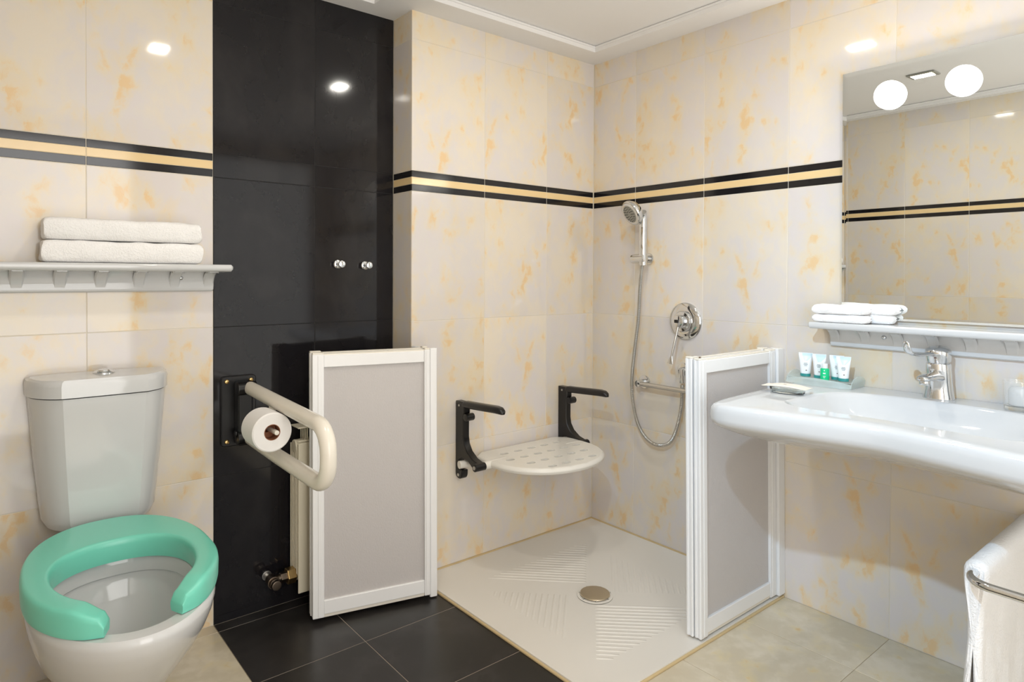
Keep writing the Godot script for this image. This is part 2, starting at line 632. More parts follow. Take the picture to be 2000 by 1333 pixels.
func downlight(x: float, f: float, energy: float, label: String) -> void:
	var t := thing("ceiling_light", label, "ceiling light", P(x, YP, f), Basis.IDENTITY, "recessed ceiling lights")
	var b := MB.new()
	for q in [[0.0, 0.062, 0.104, 0.018], [0.0, -0.062, 0.104, 0.018], [0.044, 0.0, 0.018, 0.106], [-0.044, 0.0, 0.018, 0.106]]:
		b = MB.new()
		b.box(Vector3(q[0], -0.005, q[1]), Vector3(q[2], 0.009, q[3]), 0.003)
		obj("bezel", b, M.bezel, t)
	b = MB.new()
	b.box(Vector3(0, -0.002, 0), Vector3(0.071, 0.003, 0.107), 0.001)
	obj("diffuser", b, M.led, t)
	var l := AreaLight3D.new()
	l.name = "lamp"
	l.area_size = Vector2(0.068, 0.104)
	l.light_energy = energy
	l.light_color = Color(1.0, 0.98, 0.94)
	l.shadow_enabled = true
	l.area_range = 8.0
	l.transform = Transform3D(Basis(Vector3.RIGHT, -PI / 2.0), Vector3(0, -0.011, 0))
	t.add_child(l, true)


# unseen ceiling can, out of view, placed to light the washbasin and right wall
func unseen_ceiling_spot(at: Vector3, towards: Vector3, energy: float) -> void:
	var t := thing("unseen_ceiling_spot", "unseen white ceiling spot out of view, placed to light the washbasin", "spotlight", at)
	var b := MB.new()
	b.cyl(Vector3.ZERO, Vector3(0, -0.02, 0), 0.035, 28, 0.003)
	obj("rose", b, M.paint, t)
	var d := (towards - at).normalized()
	var c := Vector3(0, -0.055, 0)
	b = MB.new()
	b.cyl(c - d * 0.04, c + d * 0.04, 0.03, 28, 0.004)
	b.cyl(Vector3(0, -0.018, 0), c, 0.006, 12)
	obj("can", b, M.paint, t)
	b = MB.new()
	b.cyl(c + d * 0.04, c + d * 0.0415, 0.024, 28)
	obj("lens", b, M.led, t)
	var l := SpotLight3D.new()
	l.name = "lamp"
	l.light_energy = energy
	l.light_color = Color(0.72, 0.87, 1.0)
	l.light_size = 0.022
	l.spot_angle = 36.0
	l.spot_angle_attenuation = 1.0
	l.spot_range = 8.0
	l.shadow_enabled = true
	l.transform = Transform3D(Basis.looking_at(d), c + d * 0.046)
	t.add_child(l, true)


func _ready() -> void:
	rng.seed = 4
	# ---- camera
	var cam := Camera3D.new()
	cam.name = "camera"
	cam.transform = Transform3D(Basis(Vector3(0.77099, 0.00469, 0.63683), Vector3(0.00471, 0.9999, -0.01307), Vector3(-0.63683, 0.01308, 0.7709)).orthonormalized(), Vector3(0, 1.25, 0))
	cam.projection = Camera3D.PROJECTION_FRUSTUM
	cam.near = 0.02
	cam.far = 40.0
	cam.size = cam.near * 1333.0 / 1268.14
	cam.frustum_offset = Vector2(0, -cam.near * 109.84 / 1268.14)
	add_child(cam)
	cam.current = true
	# ---- light and exposure
	var env := Environment.new()
	env.background_mode = Environment.BG_SKY
	env.sky = Sky.new()
	var sm := ProceduralSkyMaterial.new()
	sm.sky_top_color = Color(0.55, 0.68, 0.85)
	sm.sky_horizon_color = Color(0.8, 0.85, 0.9)
	env.sky.sky_material = sm
	env.tonemap_mode = Environment.TONE_MAPPER_LINEAR
	env.tonemap_exposure = 1.12
	env.sdfgi_enabled = true
	env.ssao_enabled = true
	env.ssil_enabled = true
	var we := WorldEnvironment.new()
	we.name = "environment"
	we.environment = env
	add_child(we)
	materials()
	M.unseen_window = mat(Color(0.9, 0.92, 0.93), 0.5)  # glow of the out-of-view panes, placed to light the room
	M.unseen_window.emission_enabled = true
	M.unseen_window.emission = Color(0.93, 0.97, 1.0)
	M.unseen_window.emission_energy_multiplier = 0.15
	for q in [[UNSEEN_WIN1, 2.4, Color(1.0, 0.99, 0.98)], [FILL_WIN2, 0.4, Color(1.0, 0.99, 0.98)]]:  # soft light of the unseen pane and of the added fill pane
		var r: Rect2 = q[0]
		var pane_light := AreaLight3D.new()
		pane_light.name = numbered("unseen_window_light", self)
		pane_light.area_size = r.size - Vector2(0.08, 0.08)
		pane_light.light_energy = q[1]
		pane_light.light_color = q[2]
		pane_light.area_range = 8.0
		pane_light.shadow_enabled = true
		pane_light.position = P(r.get_center().x, r.get_center().y, FN - 0.03)
		add_child(pane_light, true)
	downlight(0.69, 1.36, 0.46, "recessed rectangular ceiling light above the toilet side, seen in the mirror")
	downlight(1.635, 1.33, 0.46, "recessed rectangular ceiling light over the shower side, reflected in the black tiles")
	unseen_ceiling_spot(P(0.09, YC, 0.42), P(2.433, 0.85, 0.72), 3.1)
	setting()
	objects()


func objects() -> void:
	shower_tray()
	shower_seat()
	shower_set()
	screens()
	radiator()
	grab_rail()
	toilet()
	wall_shelves()
	hooks()
	mirror()
	basin()
	amenities()
	towel_rail()


# ---------------------------------------------------------------- shower
func shower_tray() -> void:
	var x0 := 1.3985
	var x1 := XW - 0.003
	var f0 := 1.2685
	var f1 := FS - 0.003
	var cx := 1.858
	var cf := 1.755
	var t := thing("shower_tray", "large white shower tray with ribbed non-slip grooves, set level with the floor", "shower tray")
	var top := func(x: float, f: float) -> float:
		var e: float = minf(minf(x - x0, x1 - x), minf(f - f0, f1 - f))
		var d := Vector2(x - cx, f - cf).length()
		return 0.012 - 0.004 * smoothstep(0.0, 0.08, e) - 0.004 * (1.0 - smoothstep(0.06, 0.5, d))
	var b := MB.new()
	var n := 48
	var rows := []
	for i in n + 1:
		var r := PackedVector3Array()
		for j in n + 1:
			var x := lerpf(x0, x1, float(j) / n)
			var f := lerpf(f0, f1, float(i) / n)
			r.append(P(x, top.call(x, f), f))
		rows.append(r)
	for i in n:
		for j in n:
			b.quad(rows[i][j], rows[i][j + 1], rows[i + 1][j + 1], rows[i + 1][j])
	var rim := [[], []]
	for i in n:
		rim[0].append(rows[0][i])
	for i in n:
		rim[0].append(rows[i][n])
	for i in n:
		rim[0].append(rows[n][n - i])
	for i in n:
		rim[0].append(rows[n - i][0])
	for i in 4 * n:
		var p: Vector3 = rim[0][i]
		var q: Vector3 = rim[0][(i + 1) % (4 * n)]
		var d := Vector3(0, 0.006 + p.y, 0)
		b.quad(p - d, q - d, q, p)
	obj("tray_body", b, M.tray, t, 50.0)
	# ribs: four triangular fields round the waste, each lying along a diagonal
	b = MB.new()
	var u := Vector2(1, 0.95).normalized()
	var w := Vector2(-1, 0.95).normalized()
	var lim := Rect2(1.545, 1.4, 0.64, 0.71)
	for field in 4:
		var along: Vector2 = [w, u, -w, -u][field]
		var stepd: Vector2 = [u, w, -u, -w][field]
		along = [w, -u, -w, u][field]
		for k in range(4, 24):
			var s0 := Vector2(cx, cf) + stepd * (0.0232 * k) + along * 0.018
			if not lim.has_point(s0):
				continue
			var l := 0.0
			while lim.has_point(s0 + along * (l + 0.004)):
				l += 0.004
			if l < 0.03:
				continue
			var e0 := P(s0.x, top.call(s0.x, s0.y), s0.y)
			var s1 := s0 + along * l
			var e1 := P(s1.x, top.call(s1.x, s1.y), s1.y)
			var side := (e1 - e0).normalized().cross(Vector3.UP) * 0.0075
			var h := Vector3(0, 0.0017, 0)
			var rings := []
			for q in [[0.0, 0.1], [0.012, 1.0], [l - 0.025, 1.0], [l, 0.1]]:
				var p := e0.lerp(e1, q[0] / l)
				rings.append(PackedVector3Array([p - side - h, p - side * 0.6 + h * 0.55 * q[1], p + h * q[1], p + side * 0.6 + h * 0.55 * q[1], p + side - h]))
			b.loft(rings)
	var g := obj("grip_ribs", b, M.tray, t, 60.0)
	g.set_meta("kind", "stuff")
	# yellowed sealant where the tray meets walls and floor
	b = MB.new()
	b.tube([P(x0, 0.011, f1 + 0.001), P(x1, 0.011, f1 + 0.001)], 0.006, 10)
	b.tube([P(x1 + 0.001, 0.011, f1), P(x1 + 0.001, 0.011, f0 + 0.075)], 0.006, 10)
	b.tube([P(x0 - 0.002, 0.003, f0), P(x0 - 0.002, 0.003, f1)], 0.0055, 8)
	b.tube([P(x0, 0.003, f0 - 0.002), P(x1, 0.003, f0 - 0.002)], 0.0055, 8)
	obj("sealant", b, M.caulk, t, 60.0)
	# waste
	var d := thing("shower_drain", "round domed metal drain cover in the middle of the shower tray", "drain", P(1.856, 0.0, 1.73))
	b = MB.new()
	b.lathe([Vector2(0.0, 0.0065), Vector2(0.066, 0.0065), Vector2(0.069, 0.0078), Vector2(0.064, 0.0095), Vector2(0.05, 0.0088), Vector2(0.0, 0.0085)], 40)
	obj("seat_ring", b, M.tray, d)
	b = MB.new()
	b.lathe([Vector2(0.0, 0.0115), Vector2(0.056, 0.0115), Vector2(0.0585, 0.0135), Vector2(0.0575, 0.017), Vector2(0.05, 0.0195), Vector2(0.03, 0.0212), Vector2(0.0, 0.0217)], 48)
	obj("cover", b, M.nickel, d, 35.0)
	for i in 7:
		b = MB.new()
		var a := TAU * i / 7.0 + 0.5
		b.box(Vector3(cos(a) * 0.06, 0.011, sin(a) * 0.06), Vector3(0.008, 0.009, 0.004), 0.001, Basis(Vector3.UP, -a))
		obj("spacer", b, M.steel, d)


func seat_bracket(t: Node3D, x: float) -> void:
	# outline seen from the side: distance from the wall, height
	var o := [Vector2(0.0, 0.716), Vector2(0.045, 0.716), Vector2(0.062, 0.7), Vector2(0.062, 0.672), Vector2(0.056, 0.655), Vector2(0.056, 0.57), Vector2(0.062, 0.54), Vector2(0.082, 0.512), Vector2(0.12, 0.488), Vector2(0.158, 0.4785)]
	o.append_array(arc(Vector2(0.155, 0.462), 0.0165, 75, -120, 8))
	o.append_array([Vector2(0.12, 0.452), Vector2(0.088, 0.472)])
	o.append_array(arc(Vector2(0.05, 0.448), 0.029, 60, 190, 8))
	o.append_array([Vector2(0.022, 0.425), Vector2(0.048, 0.425)])
	o.append_array(arc(Vector2(0.024, 0.408), 0.024, 0, -180, 8))
	var b := MB.new()
	var xf := Transform3D(Basis(Vector3(0, 0, 1), Vector3(0, 1, 0), Vector3(-1, 0, 0)), P(x + 0.017, 0, FS - 0.001))
	b.extrude(PackedVector2Array(o), 0.034, xf, 0.0035)
	b.cyl(P(x - 0.03, 0.462, FS - 0.156), P(x + 0.03, 0.462, FS - 0.156), 0.0165, 24, 0.002)
	b.cyl(P(x - 0.02, 0.655, FS - 0.075), P(x + 0.022, 0.655, FS - 0.075), 0.016, 20, 0.003)
	var br := obj("bracket", b, M.black_plastic, t)
	for q in [[0.033, 0.462, 0.156, 0.008], [0.021, 0.402, 0.026, 0.007], [0.021, 0.7, 0.03, 0.005]]:
		b = MB.new()
		b.cyl(P(x - q[0], q[1], FS - q[2]), P(x - q[0] + 0.005, q[1], FS - q[2]), q[3], 16, 0.001)
		obj("screw", b, M.steel, br)
	# arm rest
	b = MB.new()
	var rings := []
	for q in [[0.03, 0.35, 0.70], [0.045, 0.8, 0.703], [0.06, 1.0, 0.706], [0.16, 1.0, 0.711], [0.262, 1.0, 0.717], [0.29, 0.9, 0.716], [0.304, 0.65, 0.712], [0.31, 0.3, 0.708]]:
		var r := PackedVector3Array()
		for p in rrect(0.04 * q[1], 0.03 * q[1], 0.013 * q[1], 4):
			r.append(P(x + p.x, q[2] + p.y, FS - q[0]))
		rings.append(r)
	b.loft(rings)
	obj("armrest", b, M.black_plastic, t, 50.0)


func shower_seat() -> void:
	var t := thing("shower_bench", "white D-shaped folding shower seat on black wall brackets with armrests", "shower seat")
	seat_bracket(t, 1.602)
	seat_bracket(t, 2.208)
	# pierced seat panel
	var cx := 1.925
	var back := FS - 0.018
	var o := []
	for i in 41:
		var a := PI * i / 40.0
		var k := pow(absf(sin(a)), 0.75)
		o.append(Vector2(cx + 0.285 * cos(a) * (1.0 if absf(cos(a)) < 0.98 else 0.985), -(back - 0.105) + 0.315 * k))
	var plan := PackedVector2Array([Vector2(cx - 0.225, -back), Vector2(cx + 0.225, -back), Vector2(cx + 0.272, -back + 0.04)])
	for p in o:
		plan.append(p)
	plan.append(Vector2(cx - 0.272, -back + 0.04))
	var holes := []
	for r in 4:
		for c in range(-3, 4):
			var x := cx + c * 0.078 + (0.039 if r % 2 else 0.0)
			var z := -(back - 0.09 - r * 0.088)
			var e := PackedVector2Array()
			for p in rrect(0.042, 0.024, 0.0115, 3):
				e.append(Vector2(x + p.x, z + p.y))
			var fits := true
			for p in e:
				if not Geometry2D.is_point_in_polygon(p + (p - Vector2(x, z)) * 1.5, plan):
					fits = false
			if fits:
				holes.append(e)
	var y1 := 0.478
	var y0 := 0.45
	var b := MB.new()
	var rings := []
	for q in [[0.014, y0], [0.004, y0 + 0.004], [0.0, y0 + 0.012], [0.0, y1 - 0.012], [0.003, y1 - 0.005], [0.012, y1]]:
		var r := PackedVector3Array()
		for p in plan:
			var c := Vector2(cx, -back + 0.16)
			var d: Vector2 = p - c
			p = c + d * (1.0 - q[0] / d.length())
			r.append(Vector3(p.x, q[1], p.y))
		rings.append(r)
	# the top is triangulated round the holes by bridging strips: holes are sunk as shallow wells
	b.loft(rings, true, false)
	var topr: PackedVector3Array = rings[rings.size() - 1]
	var outline := PackedVector2Array()
	for p in topr:
		outline.append(Vector2(p.x, p.z))
	var pieces := [outline]
	# cut the top into bands between the rows so that every hole lies across a cut
	var zs := []
	for r in 4:
		zs.append(-(back - 0.09 - r * 0.088))
	var bands := []
	var prev := -back - 0.5
	for k in 5:
		var nxt: float = zs[k] if k < 4 else -back + 1.0
		var rect := PackedVector2Array([Vector2(0, prev), Vector2(4, prev), Vector2(4, nxt), Vector2(0, nxt)])
		bands.append_array(Geometry2D.intersect_polygons(outline, rect))
		prev = nxt
	for band in bands:
		var left := [band]
		for h in holes:
			var nx := []
			for l in left:
				nx.append_array(Geometry2D.clip_polygons(l, h))
			left = nx
		for l in left:
			var tt := Geometry2D.triangulate_polygon(l)
			for i in range(0, tt.size(), 3):
				var q := [l[tt[i]], l[tt[i + 1]], l[tt[i + 2]]]
				if (q[1] - q[0]).cross(q[2] - q[0]) > 0.0:
					q = [q[0], q[2], q[1]]
				b.tri(Vector3(q[0].x, y1, q[0].y), Vector3(q[1].x, y1, q[1].y), Vector3(q[2].x, y1, q[2].y))
	for h in holes:
		var n: int = h.size()
		var c := Vector2.ZERO
		for p in h:
			c += p / n
		for i in n:
			var p0: Vector2 = h[i]
			var p1: Vector2 = h[(i + 1) % n]
			var m0 := c + (p0 - c) * 0.97
			var m1 := c + (p1 - c) * 0.97
			var f := [Vector3(p0.x, y1, p0.y), Vector3(p1.x, y1, p1.y), Vector3(m1.x, y1 - 0.026, m1.y), Vector3(m0.x, y1 - 0.026, m0.y)]
			if (f[1] - f[0]).cross(f[2] - f[0]).dot(Vector3(c.x, y1, c.y) - f[0]) > 0.0:
				b.quad(f[0], f[1], f[2], f[3])
			else:
				b.quad(f[3], f[2], f[1], f[0])
			var ce := Vector3(c.x, y1 - 0.026, c.y)
			if (f[3] - ce).cross(f[2] - ce).y > 0.0:
				b.tri(ce, f[3], f[2])
			else:
				b.tri(ce, f[2], f[3])
	obj("seat_panel", b, M.seat_white, t, 40.0)
	# frame that carries the panel
	for q in [[P(1.57, 0.452, FS - 0.05), P(1.6, 0.452, FS - 0.055), P(1.72, 0.456, FS - 0.075)], [P(2.24, 0.452, FS - 0.05), P(2.21, 0.452, FS - 0.055), P(2.1, 0.456, FS - 0.075)], [P(1.622, 0.462, FS - 0.156), P(1.68, 0.462, FS - 0.153), P(1.74, 0.462, FS - 0.15)], [P(2.188, 0.462, FS - 0.156), P(2.15, 0.462, FS - 0.153), P(2.1, 0.462, FS - 0.15)]]:
		b = MB.new()
		b.tube(q, 0.0165 if q[0].y < 0.455 else 0.0175, 16)
		obj("frame_tube", b, M.seat_white, t, 50.0)


func shower_set() -> void:
	# hand shower on its holder
	var t := thing("hand_shower", "chrome hand shower with a round multi-jet head hanging on a wall holder", "hand shower")
	var b := MB.new()
	var hold := P(2.372, 1.335, 1.925)
	var top := P(2.378, 1.515, 1.93)
	b.tube([hold + Vector3(0.004, -0.03, 0.0), hold + Vector3(0, 0.02, 0), hold.lerp(top, 0.4), hold.lerp(top, 0.8), top + Vector3(-0.006, 0.015, 0.005), top + Vector3(-0.02, 0.032, 0.012)], 0.0185, 20)
	obj("handle", b, M.chrome, t, 60.0)
	# head faces out of the wall, down and to the corner
	var nrm := (P(1.2, 0.86, 2.3) - P(2.35, 1.55, 1.96)).normalized()
	var xf := Transform3D(Basis(nrm.cross(Vector3.UP).normalized(), -nrm, nrm.cross(Vector3.UP).normalized().cross(-nrm)).scaled(Vector3.ONE * 1.22), P(2.332, 1.545, 1.957))
	b = MB.new()
	b.lathe([Vector2(0, -0.012), Vector2(0.039, -0.012), Vector2(0.047, -0.01), Vector2(0.05, -0.004), Vector2(0.049, 0.006), Vector2(0.039, 0.02), Vector2(0.022, 0.03), Vector2(0, 0.033)], 40, xf)
	var head := obj("shower_head", b, M.chrome, t, 60.0)
	b = MB.new()
	b.lathe([Vector2(0, -0.0135), Vector2(0.033, -0.0135), Vector2(0.0355, -0.0115), Vector2(0, -0.0112)], 32, xf)
	obj("spray_face", b, M.bezel, head)
	b = MB.new()
	for ring in [[0.012, 8], [0.021, 12], [0.029, 16]]:
		for i in ring[1]:
			var a: float = TAU * i / ring[1]
			b.cyl(xf * Vector3(cos(a) * ring[0], -0.013, sin(a) * ring[0]), xf * Vector3(cos(a) * ring[0], -0.0155, sin(a) * ring[0]), 0.0017, 6)
	var nz := obj("jets", b, M.rubber, head)
	nz.set_meta("kind", "stuff")
	b = MB.new()
	b.cyl(P(XW, 1.335, 1.935), P(XW - 0.009, 1.335, 1.935), 0.026, 28, 0.003)
	b.cyl(P(XW - 0.008, 1.335, 1.935), P(2.38, 1.335, 1.935), 0.012, 20)
	b.cyl(P(2.372, 1.337, 1.91), P(2.372, 1.333, 1.988), 0.0215, 24, 0.005)
	obj("wall_holder", b, M.chrome, t)
	# hose
	var h := MB.new()
	var c := Curve3D.new()
	var pts := [P(2.368, 1.312, 1.925), P(2.378, 1.2, 1.945), P(2.385, 1.05, 1.96), P(2.375, 0.9, 1.973), P(2.356, 0.76, 1.972), P(2.375, 0.64, 1.975), P(2.39, 0.545, 1.952), P(2.395, 0.492, 1.90), P(2.398, 0.483, 1.84), P(2.4, 0.51, 1.785), P(2.4, 0.58, 1.75), P(2.4, 0.68, 1.727), P(2.398, 0.776, 1.722)]
	for i in pts.size():
		var d: Vector3 = (pts[mini(i + 1, pts.size() - 1)] - pts[maxi(i - 1, 0)]) / 6.0
		c.add_point(pts[i], -d, d)
	c.bake_interval = 0.004
	var line := c.get_baked_points()
	h.tube(Array(line), 0.0072, 10)
	var hose := obj("shower_hose", h, M.chrome_worn, self, 60.0)
	tag(hose, "silvery ribbed shower hose looping down the tiled wall below the hand shower", "hose")
	h = MB.new()
	for i in range(1, line.size() - 1, 2):
		var tn := (line[i + 1] - line[i - 1]).normalized()
		var u := tn.cross(Vector3(1, 0.2, 0.1)).normalized()
		h.lathe([Vector2(0.0072, -0.0024), Vector2(0.0088, -0.001), Vector2(0.0088, 0.001), Vector2(0.0072, 0.0024)], 8, Transform3D(Basis(u, tn, u.cross(tn)), line[i]))
	var ribs := obj("hose_ribs", h, M.chrome_worn, hose, 60.0)
	ribs.set_meta("kind", "stuff")
	# mixer
	var v := thing("shower_mixer", "round chrome shower mixer plate with a long thin lever on the wall", "shower mixer")
	var mx := Transform3D(Basis(Vector3(0, 0, 1), Vector3(-1, 0, 0), Vector3(0, -1, 0)), P(XW, 1.053, 1.732))
	b = MB.new()
	b.lathe([Vector2(0, 0), Vector2(0.084, 0), Vector2(0.084, 0.004), Vector2(0.078, 0.011), Vector2(0.062, 0.015), Vector2(0.052, 0.0165), Vector2(0, 0.017)], 48, mx)
	obj("plate", b, M.chrome, v)
	b = MB.new()
	b.lathe([Vector2(0, 0.016), Vector2(0.047, 0.016), Vector2(0.047, 0.026), Vector2(0.043, 0.031), Vector2(0.03, 0.033), Vector2(0.03, 0.058), Vector2(0.028, 0.063), Vector2(0.02, 0.066), Vector2(0, 0.067)], 40, mx)
	obj("knob", b, M.chrome, v)
	b = MB.new()
	b.box(mx * Vector3(0.0, 0.068, -0.003), Vector3(0.004, 0.014, 0.022), 0.0015)
	obj("indicator", b, M.black_plastic, v)
	b = MB.new()
	var l0 := P(2.372, 1.035, 1.728)
	var l1 := P(2.345, 0.905, 1.74)
	b.tube([l0, l0.lerp(l1, 0.5), l1], 0.0052, 12)
	var dirl := (l1 - l0).normalized()
	var sidel := dirl.cross(Vector3(1, 0, 0)).normalized()
	var rings := []
	for q in [[0.0, 0.005, 0.005], [0.012, 0.009, 0.0055], [0.03, 0.0145, 0.004], [0.036, 0.014, 0.003]]:
		var r := PackedVector3Array()
		for k in 14:
			var a := TAU * k / 14.0
			r.append(l1 + dirl * q[0] + sidel * cos(a) * q[1] + dirl.cross(sidel) * sin(a) * q[2])
		rings.append(r)
	b.loft(rings)
	obj("lever", b, M.chrome_worn, v, 60.0)
	# low rail with the hose outlet
	var g := thing("shower_rail", "low horizontal chrome rail on the shower wall behind the hose", "rail")
	b = MB.new()
	b.tube([P(2.385, 0.752, 1.97), P(2.385, 0.752, 1.60)], 0.011, 18)
	obj("bar", b, M.chrome_worn, g, 60.0)
	for f in [1.955, 1.62]:
		b = MB.new()
		b.cyl(P(XW, 0.755, f), P(XW - 0.01, 0.755, f), 0.032, 32, 0.004)
		b.cyl(P(XW - 0.008, 0.754, f), P(2.372, 0.752, f), 0.0155, 24, 0.003)
		obj("mount", b, M.chrome, g)
	var e := thing("hose_outlet", "round chrome wall outlet where the shower hose ends, half hidden by the screen post", "pipe fitting")
	b = MB.new()
	b.cyl(P(XW, 0.838, 1.735), P(XW - 0.012, 0.838, 1.735), 0.031, 32, 0.005)
	obj("rosette", b, M.chrome, e)
	b = MB.new()
	b.cyl(P(XW - 0.01, 0.838, 1.73), P(2.392, 0.838, 1.726), 0.014, 20, 0.002)
	b.cyl(P(2.399, 0.846, 1.725), P(2.398, 0.782, 1.722), 0.0115, 20, 0.002)
	obj("elbow", b, M.chrome, e)


func leaf(t: Node3D, z0: float, z1: float, len: float, hgt: float, hw := 0.04) -> void:
	var sw := 0.04
	var dep := z1 - z0
	var zc := (z0 + z1) / 2.0
	var y0 := 0.0185
	for s in 2:
		sw = hw if s == 0 else 0.04
		var poly := PackedVector2Array([Vector2(0.002, -dep / 2), Vector2(sw, -dep / 2), Vector2(sw, dep / 2), Vector2(0.002, dep / 2), Vector2(0.0, dep / 2 - 0.002), Vector2(0.0, dep * 0.18), Vector2(0.003, dep * 0.12), Vector2(0.003, -dep * 0.12), Vector2(0.0, -dep * 0.18), Vector2(0.0, -dep / 2 + 0.002)])
		if s == 1:
			for i in poly.size():
				poly[i].x = len - poly[i].x
		var b := MB.new()
		b.extrude(poly, hgt - y0, Transform3D(Basis(Vector3.RIGHT, Vector3(0, 0, -1), Vector3.UP), Vector3(0, y0, zc)), 0.002)
		# a raised bead along the face of the stile
		var x := sw * 0.62 if s == 0 else len - sw * 0.62
		b.box(Vector3(x, (hgt + y0) / 2.0, zc - dep / 2), Vector3(sw * 0.3, hgt - y0 - 0.01, 0.003), 0.001)
		obj("stile", b, M.white_frame, t)
	var xa := hw
	var xb := len - 0.04
	var xm := (xa + xb) / 2.0
	for s in 2:
		var y := y0 + 0.035 if s == 0 else hgt - 0.026
		var h := 0.05 if s == 0 else 0.044
		var b := MB.new()
		b.box(Vector3(xm, y, zc), Vector3(xb - xa, h, dep - 0.004), 0.002)
		obj("rail", b, M.white_frame, t)
		b = MB.new()
		if s == 0:
			b.box(Vector3(xm, y0 + 0.004, zc), Vector3(xb - xa, 0.012, dep - 0.012), 0.001)
		else:
			b.box(Vector3(xm, hgt - 0.002, zc), Vector3(xb - xa + 0.004, 0.006, dep - 0.008), 0.001)
		obj("seal", b, M.rail_white, t)
	var b3 := MB.new()
	b3.box(Vector3(xm, (y0 + hgt) / 2 + 0.005, zc), Vector3(xb - xa + 0.004, hgt - y0 - 0.09, 0.004))
	obj("pane", b3, M.pane, t)
	for q in [[hw / 2, hw], [len - 0.02, 0.04]]:
		var b4 := MB.new()
		b4.box(Vector3(q[0], hgt + 0.002, zc), Vector3(q[1] - 0.001, 0.007, dep - 0.001), 0.002)
		obj("end_cap", b4, M.rail_white, t)


func screens() -> void:
	# both fold into two leaves; local x runs from the hinge to the free end, -z towards the viewer
	var hinge := P(1.350, 0, 2.128)
	var free := P(0.925, 0, 2.236)
	var dx := (free - hinge).normalized()
	var dz := dx.cross(Vector3.UP)
	var base := Basis(dx, Vector3.UP, dz) * Basis(Vector3.RIGHT, deg_to_rad(0.9))
	var t := thing("shower_screen", "half-height folded shower screen with a frosted pane standing in front of the radiator", "shower screen", hinge, base, "half-height folding shower screens")
	leaf(t, -0.013, 0.013, hinge.distance_to(free), 0.966, 0.022)
	leaf(t, 0.017, 0.043, hinge.distance_to(free) + 0.004, 0.97, 0.022)
	var b := MB.new()
	b.extrude(rrect(0.03, 0.03, 0.006), 0.965, Transform3D(Basis(Vector3.RIGHT, Vector3(0, 0, -1), Vector3.UP), Vector3(-0.017, 0.005, 0.01)), 0.001)
	obj("hinge_post", b, M.white_frame, t)
	b = MB.new()
	b.box(t.transform.affine_inverse() * P(1.374, 0.487, 2.215), Vector3(0.155, 0.955, 0.02), 0.003, base.inverse() * Basis(Vector3.UP, PI / 2))
	obj("wall_channel", b, M.white_frame, t)

	hinge = P(XW - 0.045, 0, 1.284)
	free = P(1.888, 0, 1.284)
	dx = (free - hinge).normalized()
	dz = dx.cross(Vector3.UP)
	base = Basis(dx, Vector3.UP, dz) * Basis(Vector3.RIGHT, deg_to_rad(0.9))
	t = thing("shower_screen", "half-height folded shower screen with a frosted pane standing at the left end of the washbasin", "shower screen", hinge, base, "half-height folding shower screens")
	leaf(t, -0.013, 0.013, hinge.distance_to(free), 0.968)
	leaf(t, 0.017, 0.043, hinge.distance_to(free) + 0.004, 0.972)
	b = MB.new()
	var poly := PackedVector2Array([Vector2(-0.044, -0.018), Vector2(-0.03, -0.018), Vector2(-0.028, -0.013), Vector2(-0.018, -0.013), Vector2(-0.016, -0.018), Vector2(-0.002, -0.018), Vector2(-0.002, 0.03), Vector2(-0.044, 0.03)])
	b.extrude(poly, 0.957, Transform3D(Basis(Vector3.RIGHT, Vector3(0, 0, -1), Vector3.UP), Vector3(0, 0.0165, 0.006)), 0.001)
	obj("wall_channel", b, M.white_frame, t)
	for z in [0.0, 0.03]:
		b = MB.new()
		b.cyl(Vector3(hinge.distance_to(free) - 0.02, 0.974, z), Vector3(hinge.distance_to(free) - 0.02, 0.978, z), 0.004, 12)
		obj("pin", b, M.dark_brass, t)


